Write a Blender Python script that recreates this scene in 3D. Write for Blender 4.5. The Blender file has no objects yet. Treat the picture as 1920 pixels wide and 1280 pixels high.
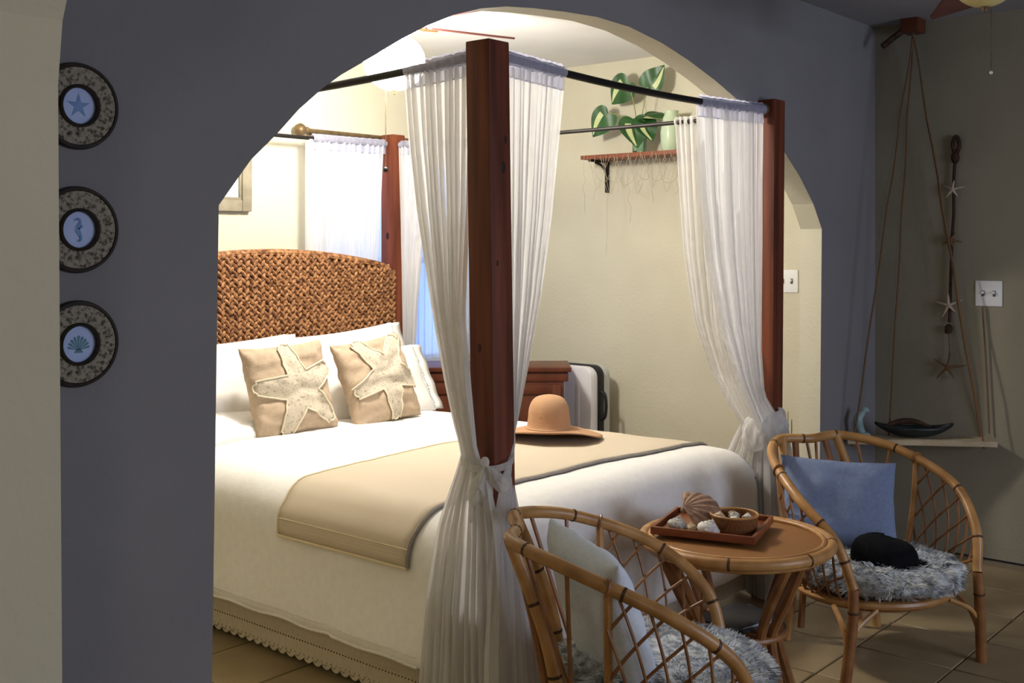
import bpy, bmesh, math, random
from mathutils import Vector, Matrix, Euler, noise
random.seed(7)
PI = math.pi
S = bpy.context.scene
COL = S.collection
# ------------------------------------------------------------------ camera, world, lights, exposure
cam = bpy.data.cameras.new('camera'); cam_o = bpy.data.objects.new('camera', cam); COL.objects.link(cam_o)
cam.sensor_width = 36; cam.lens = 2100 / 1920 * 36; cam.shift_y = -180 / 1920
cam.clip_start = .02; cam.clip_end = 60
cam_o.location = (-2.382, -2.124, 1.40)
cam_o.rotation_euler = (PI / 2, 0, -math.atan2(.761, .649))
S.camera = cam_o
W = bpy.data.worlds.new('dusk_sky'); S.world = W; W.use_nodes = True
W.node_tree.nodes['Background'].inputs[0].default_value = (.27, .45, .95, 1)
W.node_tree.nodes['Background'].inputs[1].default_value = 2.2
S.view_settings.view_transform = 'Standard'; S.view_settings.look = 'None'
S.view_settings.exposure = 0.0; S.view_settings.gamma = 1.0; S.view_settings.use_curve_mapping = False
S.cycles.transparent_max_bounces = 24
S.cycles.max_bounces = 8

def area(name, loc, target, size, size_y, power, color):
    l = bpy.data.lights.new(name, 'AREA'); l.shape = 'RECTANGLE'; l.size = size; l.size_y = size_y
    l.energy = power; l.color = color
    o = bpy.data.objects.new(name, l); COL.objects.link(o); o.location = loc
    o.rotation_euler = (Vector(target) - Vector(loc)).to_track_quat('-Z', 'Y').to_euler()
    return o
area('living_room_window_daylight', (.9, -4.3, 1.45), (.9, 0, 1.2), 1.6, 1.3, 55, (.69, .77, 1))
l = bpy.data.lights.new('kitchen_lamp', 'POINT'); l.energy = 27; l.color = (1, .88, .66); l.shadow_soft_size = .12
lo = bpy.data.objects.new('kitchen_lamp', l); COL.objects.link(lo); lo.location = (-3.2, -3.1, 2.05)
LAMP_POWER = 190.0     # radiance of the bedroom light globe

# ------------------------------------------------------------------ materials
def new_mat(name):
    m = bpy.data.materials.new(name); m.use_nodes = True
    nt = m.node_tree; return m, nt, nt.nodes['Principled BSDF']
def c4(c): return (c[0], c[1], c[2], 1)
def mat(name, c1, c2=None, rough=.6, scale=8, stretch=(1, 1, 1), bump=0, bscale=None, detail=4, metallic=0, spec=.3, lo=.3, hi=.7, sheen=0, kind='noise'):
    m, nt, b = new_mat(name)
    N = nt.nodes.new; L = nt.links.new
    b.inputs['Roughness'].default_value = rough; b.inputs['Metallic'].default_value = metallic
    b.inputs['Specular IOR Level'].default_value = spec
    if sheen: b.inputs['Sheen Weight'].default_value = sheen
    tc = N('ShaderNodeTexCoord'); mp = N('ShaderNodeMapping'); mp.inputs['Scale'].default_value = stretch
    L(tc.outputs['Object'], mp.inputs['Vector'])
    if kind == 'voronoi':
        t = N('ShaderNodeTexVoronoi'); fac = t.outputs['Distance']
    else:
        t = N('ShaderNodeTexNoise'); t.inputs['Detail'].default_value = detail; fac = t.outputs['Fac']
    t.inputs['Scale'].default_value = scale; L(mp.outputs[0], t.inputs['Vector'])
    r = N('ShaderNodeValToRGB'); r.color_ramp.elements[0].position = lo; r.color_ramp.elements[1].position = hi
    r.color_ramp.elements[0].color = c4(c1); r.color_ramp.elements[1].color = c4(c2 or c1)
    L(fac, r.inputs[0]); L(r.outputs[0], b.inputs['Base Color'])
    if bump:
        t2 = N('ShaderNodeTexNoise'); t2.inputs['Scale'].default_value = bscale or scale * 3; t2.inputs['Detail'].default_value = 3
        L(mp.outputs[0], t2.inputs['Vector'])
        bp = N('ShaderNodeBump'); bp.inputs['Strength'].default_value = bump; bp.inputs['Distance'].default_value = .01
        L(t2.outputs['Fac'], bp.inputs['Height']); L(bp.outputs[0], b.inputs['Normal'])
    return m
def weave_mat(name, c1, c2, sc, rough=.8, bump=.3, axes=(0, 1)):
    """woven cloth / cane: two crossed wave textures"""
    m, nt, b = new_mat(name); N = nt.nodes.new; L = nt.links.new
    b.inputs['Roughness'].default_value = rough; b.inputs['Specular IOR Level'].default_value = .2
    tc = N('ShaderNodeTexCoord'); ws = []
    for d in ('X', 'Y'):
        w = N('ShaderNodeTexWave'); w.bands_direction = d; w.inputs['Scale'].default_value = sc
        w.inputs['Distortion'].default_value = .8; w.inputs['Detail Scale'].default_value = 3
        L(tc.outputs['Object'], w.inputs['Vector']); ws.append(w)
    mx = N('ShaderNodeMath'); mx.operation = 'MULTIPLY'; L(ws[0].outputs['Fac'], mx.inputs[0]); L(ws[1].outputs['Fac'], mx.inputs[1])
    r = N('ShaderNodeValToRGB'); r.color_ramp.elements[0].color = c4(c1); r.color_ramp.elements[1].color = c4(c2)
    L(mx.outputs[0], r.inputs[0]); L(r.outputs[0], b.inputs['Base Color'])
    bp = N('ShaderNodeBump'); bp.inputs['Strength'].default_value = bump; bp.inputs['Distance'].default_value = .003
    L(mx.outputs[0], bp.inputs['Height']); L(bp.outputs[0], b.inputs['Normal'])
    return m
def sheer_mat(name, c, alpha, transl=.55):
    m, nt, b = new_mat(name); N = nt.nodes.new; L = nt.links.new
    nt.nodes.remove(b); out = nt.nodes['Material Output']
    df = N('ShaderNodeBsdfDiffuse'); tl = N('ShaderNodeBsdfTranslucent'); tp = N('ShaderNodeBsdfTransparent')
    df.inputs[0].default_value = c4(c); tl.inputs[0].default_value = c4(c)
    a = N('ShaderNodeMixShader'); a.inputs[0].default_value = transl; L(df.outputs[0], a.inputs[1]); L(tl.outputs[0], a.inputs[2])
    q = N('ShaderNodeMixShader'); L(a.outputs[0], q.inputs[1]); L(tp.outputs[0], q.inputs[2])
    tc = N('ShaderNodeTexCoord'); mp = N('ShaderNodeMapping'); mp.inputs['Scale'].default_value = (60, 60, 2.0)
    t = N('ShaderNodeTexNoise'); t.inputs['Scale'].default_value = 1.0; t.inputs['Detail'].default_value = 2
    L(tc.outputs['Object'], mp.inputs[0]); L(mp.outputs[0], t.inputs['Vector'])
    r = N('ShaderNodeMapRange'); r.inputs['From Min'].default_value = .3; r.inputs['From Max'].default_value = .7
    r.inputs['To Min'].default_value = max(0, alpha - .12); r.inputs['To Max'].default_value = min(1, alpha + .12)
    L(t.outputs['Fac'], r.inputs[0]); L(r.outputs[0], q.inputs[0])
    L(q.outputs[0], out.inputs[0]); return m

M = {}
M['cream'] = mat('cream_plaster', (.555, .52, .40), (.595, .56, .435), .85, 3, bump=.15, bscale=60)
M['tan'] = mat('dimmed_cream_plaster', (.25, .228, .165), (.285, .257, .19), .85, 3, bump=.15, bscale=60)  # cream wall darkened: the main room's dimness is put into this colour
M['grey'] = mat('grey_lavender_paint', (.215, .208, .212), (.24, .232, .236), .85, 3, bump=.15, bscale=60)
M['ceiling'] = mat('white_ceiling', (.78, .77, .74), (.83, .82, .79), .9, 4, bump=.1, bscale=70)
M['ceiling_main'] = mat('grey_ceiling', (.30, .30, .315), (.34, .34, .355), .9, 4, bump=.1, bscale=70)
M['tile'] = mat('tan_ceramic_tile', (.25, .18, .09), (.34, .255, .14), .42, 5, bump=.05, bscale=25, spec=.4)
M['grout'] = mat('grout', (.20, .15, .09), (.25, .19, .12), .9, 20)
M['cedar'] = mat('red_cedar', (.065, .013, .006), (.20, .052, .02), .55, 26, stretch=(1, 1, .06), bump=.12, bscale=20, detail=6)
M['knot'] = mat('dark_wood_knot', (.02, .006, .004), (.04, .012, .006), .6, 40)
M['darkwood'] = mat('dark_mahogany', (.075, .02, .009), (.13, .036, .014), .4, 10, stretch=(1, 1, .15), bump=.05)
M['fanwood'] = mat('fan_blade_wood', (.10, .03, .025), (.15, .05, .04), .5, 10, stretch=(.3, 1, 1))
M['black_metal'] = mat('black_metal', (.012, .010, .009), (.02, .016, .014), .45, 20, metallic=.3)
M['bronze'] = mat('antique_bronze', (.13, .085, .04), (.22, .15, .075), .45, 30, metallic=.6)
M['seagrass'] = mat('seagrass', (.09, .030, .010), (.50, .25, .105), .75, 55, bump=.3, bscale=160, lo=.35, hi=.75)
M['seagrass_dark'] = mat('seagrass_back', (.06, .02, .008), (.10, .04, .015), .8, 30)
M['white_linen'] = mat('white_linen', (.84, .82, .78), (.88, .86, .82), .9, 120, bump=.12, bscale=300)
M['coverlet'] = mat('white_coverlet', (.80, .78, .74), (.85, .83, .79), .9, 40, bump=.10, bscale=220)
M['hem'] = mat('stitched_hem', (.70, .66, .56), (.82, .79, .70), .9, 90, bump=.2)
M['runner'] = weave_mat('tan_runner', (.60, .51, .38), (.67, .57, .44), 180)
M['piping'] = mat('grey_piping', (.25, .22, .19), (.32, .29, .25), .8, 60)
M['trim_tan'] = mat('tan_hem', (.66, .55, .35), (.72, .61, .41), .85, 80, bump=.2)
M['skirt'] = mat('cream_bed_skirt', (.58, .50, .36), (.64, .56, .41), .9, 60, bump=.15, bscale=200)
M['eyelet'] = mat('dark_eyelet', (.11, .08, .045), None, .9)
M['beige'] = mat('beige_linen', (.43, .325, .225), (.49, .375, .262), .9, 50, bump=.25, bscale=180)
M['lace'] = mat('lace', (.33, .275, .205), (.56, .49, .38), .9, 95, lo=.32, hi=.46, bump=.25, bscale=200, kind='noise')
M['lace_edge'] = mat('lace_edge', (.64, .56, .41), (.71, .63, .47), .9, 60)
M['grey_dots'] = mat('grey_embroidery', (.45, .44, .42), (.72, .70, .66), .9, 120)
M['sheer'] = sheer_mat('sheer_curtain', (.86, .85, .84), .20)
M['sheer_low'] = sheer_mat('sheer_curtain_gathered', (.84, .83, .81), .22)
M['pocket'] = sheer_mat('sheer_rod_pocket', (.62, .62, .76), .12)
M['window_sheer'] = sheer_mat('window_sheer', (.80, .86, .97), .42, .6)
M['straw'] = weave_mat('tan_straw', (.44, .25, .135), (.55, .33, .19), 160, .75, .3)
M['white_shell'] = mat('white_hard_shell', (.72, .70, .72), (.76, .74, .76), .35, 6)
M['grey_shell'] = mat('grey_hard_shell', (.48, .48, .47), (.52, .52, .50), .4, 6)
M['black_plastic'] = mat('black_plastic', (.010, .010, .012), (.016, .016, .018), .45, 20)
M['rattan'] = mat('rattan_pole', (.33, .155, .045), (.54, .29, .10), .38, 14, stretch=(1, 1, 1), bump=.08, spec=.5)
M['rattan_dark'] = mat('rattan_dark_pole', (.19, .075, .025), (.33, .15, .05), .42, 16, bump=.1, spec=.45)
M['node'] = mat('rattan_node', (.05, .022, .01), (.10, .045, .018), .5, 60)
M['cane'] = weave_mat('woven_cane_top', (.26, .115, .035), (.40, .19, .065), 75, .5, .4)
M['fur'] = mat('grey_white_fur', (.16, .18, .20), (.62, .64, .65), .95, 42, lo=.36, hi=.62, sheen=.2)
M['fur_tip'] = mat('fur_tips', (.24, .27, .30), (.74, .75, .75), .95, 26, lo=.34, hi=.62)
M['blue_pillow'] = mat('blue_cotton', (.165, .21, .33), (.205, .25, .375), .9, 90, bump=.15, bscale=260)
M['pale_pillow'] = mat('pale_blue_cotton', (.66, .72, .80), (.74, .80, .87), .9, 90, bump=.15, bscale=260)
M['black_cloth'] = mat('black_felt', (.004, .004, .005), (.008, .008, .009), .95, 60, spec=.1)
M['tray'] = mat('red_brown_tray', (.16, .045, .018), (.25, .08, .03), .4, 12, stretch=(.3, 1, 1))
M['bowl'] = weave_mat('woven_bowl', (.17, .065, .022), (.30, .13, .045), 90, .6, .5)
M['shell_white'] = mat('white_shell', (.50, .46, .40), (.82, .80, .76), .5, 45, bump=.3)
M['shell_tan'] = mat('tan_shell', (.40, .26, .14), (.74, .60, .42), .5, 40, bump=.3)
M['shell_brown'] = mat('brown_scallop', (.17, .09, .055), (.36, .22, .145), .55, 35, bump=.3)
M['shell_grey'] = mat('grey_shell_piece', (.30, .27, .24), (.62, .58, .52), .6, 45, bump=.3)
M['mag_dark'] = mat('dark_magazine', (.03, .03, .035), (.07, .07, .075), .35, 6)
M['mag_light'] = mat('light_magazine', (.30, .31, .33), (.42, .43, .45), .35, 6)
M['leaf'] = mat('pothos_leaf', (.010, .05, .010), (.025, .105, .02), .4, 9, spec=.5)
M['leaf_pale'] = mat('pothos_variegation', (.45, .50, .22), (.58, .62, .34), .45, 20)
M['stem'] = mat('pothos_stem', (.22, .25, .08), (.30, .32, .12), .6, 20)
M['twig'] = mat('dry_twig', (.28, .21, .06), (.40, .32, .10), .8, 40)
M['shelfwood'] = mat('reddish_shelf', (.17, .05, .025), (.27, .09, .045), .5, 14, stretch=(1, .2, 1))
M['net'] = mat('net_thread', (.35, .30, .22), (.45, .40, .30), .9, 40)
M['rope'] = mat('brown_rope', (.15, .085, .04), (.22, .13, .065), .9, 300, bump=.4)
M['rope_light'] = mat('pale_rope', (.40, .33, .24), (.48, .41, .31), .9, 300, bump=.4)
M['drift'] = mat('driftwood', (.34, .27, .17), (.48, .40, .28), .8, 12, stretch=(.3, 1, 1), bump=.3)
M['darkboat'] = mat('dark_dish', (.008, .012, .012), (.02, .028, .026), .35, 14)
M['turq'] = mat('pale_turquoise_glaze', (.20, .32, .32), (.34, .46, .45), .35, 25)
M['iron'] = mat('rusty_iron', (.02, .012, .008), (.07, .03, .015), .75, 40, bump=.3)
M['starfish'] = mat('dried_starfish', (.42, .33, .24), (.55, .45, .34), .85, 60, bump=.3)
M['plate'] = mat('white_switch_plate', (.70, .70, .70), (.74, .74, .74), .4, 6)
M['slot'] = mat('switch_slot', (.10, .10, .11), None, .5)
M['frame'] = mat('weathered_grey_frame', (.20, .175, .12), (.29, .255, .185), .7, 14, bump=.2)
M['mat_board'] = mat('white_mat_board', (.85, .84, .80), None, .9)
M['carved'] = mat('carved_wood', (.07, .06, .042), (.33, .29, .22), .8, 130, lo=.36, hi=.54, bump=.8, bscale=85)  # dark noise tone paints the shade in the carving's crevices
M['rim_dark'] = mat('dark_rim', (.02, .016, .012), (.04, .03, .022), .6, 30)
M['paleblue'] = mat('pale_blue_print', (.42, .52, .80), (.50, .60, .88), .6, 12)
M['printblue'] = mat('blue_print_motif', (.13, .26, .50), (.20, .34, .60), .6, 30)
M['printteal'] = mat('teal_print_motif', (.07, .20, .26), (.12, .28, .34), .6, 30)
M['green_glass'] = mat('pale_green_glaze', (.42, .52, .36), (.50, .58, .42), .3, 10)
M['white_frame'] = mat('white_window_frame', (.75, .75, .74), None, .5)
def glass_mat(name, col):
    m, nt, b = new_mat(name)
    b.inputs['Base Color'].default_value = c4(col); b.inputs['Roughness'].default_value = .03
    b.inputs['Transmission Weight'].default_value = 1; b.inputs['IOR'].default_value = 1.45
    return m
M['bottle'] = glass_mat('green_bottle_glass', (.55, .75, .65))
def pane_mat():
    m, nt, b = new_mat('window_glass'); nt.nodes.remove(b)
    gl = nt.nodes.new('ShaderNodeBsdfGlossy'); gl.inputs['Roughness'].default_value = .02
    tp = nt.nodes.new('ShaderNodeBsdfTransparent'); mx = nt.nodes.new('ShaderNodeMixShader'); mx.inputs[0].default_value = .92
    nt.links.new(gl.outputs[0], mx.inputs[1]); nt.links.new(tp.outputs[0], mx.inputs[2])
    nt.links.new(mx.outputs[0], nt.nodes['Material Output'].inputs[0]); return m
M['pane'] = pane_mat()
def emit_mat(name, col, s):
    m, nt, b = new_mat(name); b.inputs['Base Color'].default_value = c4(col)
    b.inputs['Emission Color'].default_value = c4(col); b.inputs['Emission Strength'].default_value = s; return m
M['lamp'] = emit_mat('lit_frosted_globe', (1, .955, .87), LAMP_POWER)
M['globe_off'] = mat('amber_frosted_globe', (.62, .52, .22), (.68, .58, .27), .3, 8)

# ------------------------------------------------------------------ mesh helpers
class MB:
    def __init__(s): s.v = []; s.f = []; s.m = []; s.mi = 0
    def add(s, vs, fs):
        o = len(s.v); s.v += [tuple(p) for p in vs]; s.f += [tuple(i + o for i in f) for f in fs]; s.m += [s.mi] * len(fs); return s
    def box(s, x0, x1, y0, y1, z0, z1, mtx=None):
        vs = [Vector((x, y, z)) for z in (z0, z1) for y in (y0, y1) for x in (x0, x1)]
        if mtx: vs = [mtx @ v for v in vs]
        return s.add(vs, [(0, 2, 3, 1), (4, 5, 7, 6), (0, 1, 5, 4), (1, 3, 7, 5), (3, 2, 6, 7), (2, 0, 4, 6)])
    def tube(s, pts, r, n=8, closed=False, cap=True):
        pts = [Vector(p) for p in pts]; k = len(pts)
        rs = r if isinstance(r, (list, tuple)) else [r] * k
        tan = []
        for i in range(k):
            a = pts[(i - 1) % k] if (closed or i > 0) else pts[i]; b = pts[(i + 1) % k] if (closed or i < k - 1) else pts[i]
            t = b - a; tan.append(t.normalized() if t.length > 1e-9 else Vector((0, 0, 1)))
        up = Vector((0, 0, 1)) if abs(tan[0].z) < .9 else Vector((1, 0, 0))
        nrm = (up - tan[0] * up.dot(tan[0])).normalized(); vs = []
        for i in range(k):
            nrm = (nrm - tan[i] * nrm.dot(tan[i])).normalized(); bn = tan[i].cross(nrm)
            for j in range(n):
                a = 2 * PI * j / n; vs.append(pts[i] + (nrm * math.cos(a) + bn * math.sin(a)) * rs[i])
        fs = []
        for i in range(k if closed else k - 1):
            for j in range(n):
                a = i * n + j; b = i * n + (j + 1) % n; c = ((i + 1) % k) * n + (j + 1) % n; d = ((i + 1) % k) * n + j
                fs.append((a, b, c, d))
        if cap and not closed: fs += [tuple(range(n - 1, -1, -1)), tuple(range((k - 1) * n, k * n))]
        return s.add(vs, fs)
    def lathe(s, prof, n=24, c=(0, 0, 0), mtx=None, cap=True):
        vs = []
        for r, z in prof:
            for j in range(n):
                a = 2 * PI * j / n; v = Vector((r * math.cos(a), r * math.sin(a), z))
                if mtx: v = mtx @ v
                vs.append(v + Vector(c))
        fs = []
        for i in range(len(prof) - 1):
            for j in range(n):
                fs.append((i * n + j, i * n + (j + 1) % n, (i + 1) * n + (j + 1) % n, (i + 1) * n + j))
        if cap and prof[0][0] > 1e-6: fs.append(tuple(range(n - 1, -1, -1)))
        if cap and prof[-1][0] > 1e-6: fs.append(tuple(range((len(prof) - 1) * n, len(prof) * n)))
        return s.add(vs, fs)
    def ball(s, c, r, n=12, m=8, mtx=None):
        r = r if isinstance(r, (tuple, list)) else (r, r, r); prof = []
        vs = []; fs = []
        for i in range(m + 1):
            t = -PI / 2 + PI * i / m
            for j in range(n):
                a = 2 * PI * j / n; v = Vector((r[0] * math.cos(t) * math.cos(a), r[1] * math.cos(t) * math.sin(a), r[2] * math.sin(t)))
                if mtx: v = mtx @ v
                vs.append(v + Vector(c))
        for i in range(m):
            for j in range(n): fs.append((i * n + j, i * n + (j + 1) % n, (i + 1) * n + (j + 1) % n, (i + 1) * n + j))
        return s.add(vs, fs)
    def grid(s, rows, wrap=False):
        R = len(rows); Cn = len(rows[0]); vs = [p for r in rows for p in r]; fs = []
        for i in range(R - 1):
            for j in range(Cn if wrap else Cn - 1):
                fs.append((i * Cn + j, i * Cn + (j + 1) % Cn, (i + 1) * Cn + (j + 1) % Cn, (i + 1) * Cn + j))
        return s.add(vs, fs)
    def build(s, name, mats, parent=None, smooth=True, bevel=0, loc=None, weld=False, seg=2, sharp=40):
        me = bpy.data.meshes.new(name); me.from_pydata(s.v, [], s.f)
        mats = mats if isinstance(mats, (list, tuple)) else [mats]
        for m in mats: me.materials.append(m)
        if len(mats) > 1: me.polygons.foreach_set('material_index', s.m)
        bm = bmesh.new(); bm.from_mesh(me)
        if weld: bmesh.ops.remove_doubles(bm, verts=bm.verts, dist=1e-5)
        bmesh.ops.recalc_face_normals(bm, faces=bm.faces)
        if bevel:
            ed = [e for e in bm.edges if len(e.link_faces) == 2 and e.calc_face_angle(0) > .6]
            bmesh.ops.bevel(bm, geom=ed, offset=bevel, segments=seg, profile=.6, affect='EDGES', clamp_overlap=True)
        bm.to_mesh(me); bm.free()
        if smooth:
            me.polygons.foreach_set('use_smooth', [True] * len(me.polygons)); me.set_sharp_from_angle(angle=math.radians(sharp))
        o = bpy.data.objects.new(name, me); COL.objects.link(o)
        if parent: o.parent = parent
        if loc: o.location = loc
        return o
def tag(o, label, cat, group=None, kind=None):
    o['label'] = label; o['category'] = cat
    if group: o['group'] = group
    if kind: o['kind'] = kind
    return o
def thing(name, label, cat, loc=(0, 0, 0), rz=0, group=None):
    o = bpy.data.objects.new(name, None); COL.objects.link(o); o.location = loc; o.rotation_euler = (0, 0, rz); o.empty_display_size = .1
    return tag(o, label, cat, group)
def struct(o, label=None):
    o['kind'] = 'structure'
    if label: o['label'] = label
    return o
def copy_tree(o, parent=None):
    c = o.copy(); COL.objects.link(c); c.parent = parent
    for ch in [x for x in list(o.children)]: copy_tree(ch, c)
    return c
def lerp(a, b, t): return a + (b - a) * t
def smooth(t): t = max(0, min(1, t)); return t * t * (3 - 2 * t)
def interp(tab, x):
    if x <= tab[0][0]: return tab[0][1]
    for (a, va), (b, vb) in zip(tab, tab[1:]):
        if x <= b: return lerp(va, vb, (x - a) / (b - a))
    return tab[-1][1]
def cr(pts, n):
    P = [Vector(p) for p in pts]; Q = [2 * P[0] - P[1]] + P + [2 * P[-1] - P[-2]]; out = []
    for i in range(1, len(Q) - 2):
        a, b, c, d = Q[i - 1:i + 3]
        for k in range(n):
            t = k / n; out.append(.5 * (2 * b + (c - a) * t + (2 * a - 5 * b + 4 * c - d) * t * t + (3 * b - a - 3 * c + d) * t ** 3))
    out.append(P[-1]); return out
def nz(x, y=0, z=0): return noise.noise(Vector((x, y, z)))

# ================================================================== THE SETTING
UMIN, UMAX, VMIN, VBACK = -4.4, 2.82, -4.4, 2.30
CEIL = 2.44
b = MB(); b.box(UMIN - .1, UMAX + .1, VMIN - .1, VBACK + .12, -.12, -.012)
floor = struct(b.build('floor', M['grout'], smooth=False))
# floor tiles, one object each, joints at v = -0.83, -0.50, -0.17 ...
T = .33; tile_meshes = []
for k in range(4):
    mb = MB(); e = T / 2 - .003; mb.box(-e, e, -e, e, -.012, 0)
    o = mb.build('tile', M['tile'], floor, bevel=.0025, seg=1); tile_meshes.append(o.data)
    COL.objects.unlink(o); bpy.data.objects.remove(o)
for i in range(-5, 9):
    for j in range(-4, 8):
        u = .06 + (i + .5) * T; v = -.83 + (j + .5) * T
        if u + T / 2 > UMAX + .02 or v + T / 2 > VBACK + .2: continue
        if v > .0 and u > 0.45: continue
        o = bpy.data.objects.new('tile', tile_meshes[(i * 3 + j * 5) % 4]); COL.objects.link(o); o.parent = floor
        o.location = (u, v, random.uniform(-.0006, .0006)); o.rotation_euler = (0, 0, random.choice((0, PI / 2, PI)))
# ceiling
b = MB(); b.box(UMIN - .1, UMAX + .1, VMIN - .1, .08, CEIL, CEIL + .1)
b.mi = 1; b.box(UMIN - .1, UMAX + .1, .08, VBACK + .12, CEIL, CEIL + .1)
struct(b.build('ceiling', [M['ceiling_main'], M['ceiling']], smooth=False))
# arch wall
ARCH = [(-.881, 1.491), (-.793, 1.599), (-.717, 1.666), (-.653, 1.729), (-.578, 1.789), (-.518, 1.829), (-.409, 1.89), (-.314, 1.945), (-.214, 1.998), (-.109, 2.043),
        (.002, 2.079), (.119, 2.104), (.243, 2.119), (.402, 2.133), (.572, 2.143), (.755, 2.138), (.952, 2.112), (1.129, 2.074), (1.319, 2.022), (1.522, 1.955), (1.7, 1.885),
        (1.857, 1.806), (2.027, 1.69), (2.154, 1.58), (2.238, 1.472)]
def arch_wall(name, outline, lo, hi, c0, c1, axis, mats, bl=0, br=0):
    """outline: (coordinate along wall, z) from left springing to right; wall from lo..hi along it, faces at c0 (side A) and c1"""
    def P(s, c, z): return (s, c, z) if axis == 'u' else (c, s, z)
    mb = MB(); top = CEIL + .02
    pts = [(outline[0][0] + bl, 0)] + outline + [(outline[-1][0] + br, 0)]
    for c, mi in ((c0, 0), (c1, 1)):
        mb.mi = mi
        mb.add([P(lo, c, 0), P(outline[0][0] + bl, c, 0), P(outline[0][0], c, outline[0][1]), P(lo, c, outline[0][1])], [(0, 1, 2, 3)])
        mb.add([P(lo, c, outline[0][1]), P(outline[0][0], c, outline[0][1]), P(outline[0][0], c, top), P(lo, c, top)], [(0, 1, 2, 3)])
        for (a, za), (d, zd) in zip(outline, outline[1:]):
            mb.add([P(a, c, za), P(d, c, zd), P(d, c, top), P(a, c, top)], [(0, 1, 2, 3)])
        mb.add([P(outline[-1][0] + br, c, 0), P(hi, c, 0), P(hi, c, top), P(outline[-1][0], c, top), P(outline[-1][0], c, outline[-1][1])], [(0, 1, 2, 3, 4)])
    mb.mi = 1
    for (a, za), (d, zd) in zip(pts, pts[1:]):
        mb.add([P(a, c0, za), P(d, c0, zd), P(d, c1, zd), P(a, c1, za)], [(0, 1, 2, 3)])
    return struct(mb.build(name, mats, smooth=True, sharp=25))
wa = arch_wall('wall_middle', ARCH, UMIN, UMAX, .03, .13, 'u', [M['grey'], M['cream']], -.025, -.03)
wa['label'] = 'grey wall with a wide arched opening around the bed'
ARCH2 = [(-.880 - 1.22 * (1 - math.cos(t)), 1.586 + .56 * math.sin(t)) for t in [PI * k / 24 for k in range(25)]]
w2 = arch_wall('wall_left', ARCH2[::-1], VMIN, .03, -1.735, -2.05, 'v', [M['cream'], M['cream']], 0, -.022)
def slab(name, x0, x1, y0, y1, z0=0, z1=CEIL + .02, m='cream'):
    mb = MB(); mb.box(x0, x1, y0, y1, z0, z1); return struct(mb.build(name, M[m], smooth=False))
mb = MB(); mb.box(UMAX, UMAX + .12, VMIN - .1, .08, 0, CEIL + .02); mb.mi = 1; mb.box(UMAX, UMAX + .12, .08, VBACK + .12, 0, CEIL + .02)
struct(mb.build('wall_right', [M['tan'], M['cream']], smooth=False))  # main-room stretch gets the darkened cream, alcove stretch the plain cream
slab('wall_rear', UMIN - .1, UMAX, VMIN - .1, VMIN)
slab('wall_kitchen', UMIN - .1, UMIN, VMIN, .03)
slab('wall_alcove', -1.5, -1.4, .13, VBACK)
# back wall with window opening
WU0, WU1, WZ0, WZ1 = 1.26, 2.36, .74, 1.90
mb = MB()
mb.box(-1.5, WU0, VBACK, VBACK + .12, 0, CEIL + .02); mb.box(WU1, UMAX, VBACK, VBACK + .12, 0, CEIL + .02)
mb.box(WU0, WU1, VBACK, VBACK + .12, 0, WZ0); mb.box(WU0, WU1, VBACK, VBACK + .12, WZ1, CEIL + .02)
struct(mb.build('wall_back', M['cream'], smooth=False))
mb = MB(); f = .045
for x0, x1, z0, z1 in ((WU0, WU0 + f, WZ0, WZ1), (WU1 - f, WU1, WZ0, WZ1), (WU0 + f, WU1 - f, WZ0, WZ0 + f), (WU0 + f, WU1 - f, WZ1 - f, WZ1), (WU0 + f, WU1 - f, 1.30, 1.335)):
    mb.box(x0, x1, VBACK + .03, VBACK + .08, z0, z1)
win = struct(mb.build('window_1', M['white_frame'], smooth=False))
mb = MB(); mb.box(WU0 + f, WU1 - f, VBACK + .05, VBACK + .056, WZ0 + f, 1.30); mb.build('pane', M['pane'], win, smooth=False)
mb = MB(); mb.box(WU0 + f, WU1 - f, VBACK + .05, VBACK + .056, 1.335, WZ1 - f); mb.build('pane', M['pane'], win, smooth=False)

# ================================================================== BED
bed = thing('canopy_bed', 'four poster canopy bed with red cedar posts and woven seagrass headboard', 'bed', (.85, 1.09, 0))
def bw(o):            # children are built in world coordinates, the Empty carries the offset
    o.location = o.location - Vector((.85, 1.09, 0)); return o
PW = .0445; PTOP = 1.98
for pi_, (u, v) in enumerate(((0, 0), (1.7, 0), (0, 2.18), (1.7, 2.18))):
    mb = MB(); mb.box(u - PW, u + PW, v - PW, v + PW, 0, PTOP); du_, dv_ = ((.018, -.021), (-.010, .012), (0, 0), (0, 0))[pi_]
    mb.v = [(x + du_ * (1 - z / PTOP), y + dv_ * (1 - z / PTOP), z) for x, y, z in mb.v]
    p = bw(mb.build('post', M['cedar'], bed, bevel=.005))
    if pi_ == 0:
        for (du, dv, z, r) in ((-PW, .006, 1.11, .009), (.010, -PW, 1.62, .012), (.022, -PW, 1.70, .008), (-.02, -PW, 1.35, .006)):
            kb = MB(); sx, sy = du_ * (1 - z / PTOP), dv_ * (1 - z / PTOP)
            if abs(du) == PW: kb.ball((u + du + sx, v + dv + sy, z), (.0012, r * .8, r * 1.5), 10, 6)
            else: kb.ball((u + du + sx, v + dv + sy, z), (r * .8, .0012, r * 1.5), 10, 6)
            kb.build('wood_knot', M['knot'], p)
    if pi_ == 3:
        kb = MB(); kb.ball((u - PW, v - .005, 1.45), (.0015, .012, .02), 10, 6); kb.build('wood_knot', M['knot'], p)
def rod(p0, p1, sag):
    n = 14; pts = []
    for i in range(n + 1):
        t = i / n; q = Vector(p0).lerp(Vector(p1), t); q.z -= sag * 4 * t * (1 - t); pts.append(q)
    return pts
ROD = {}
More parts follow.
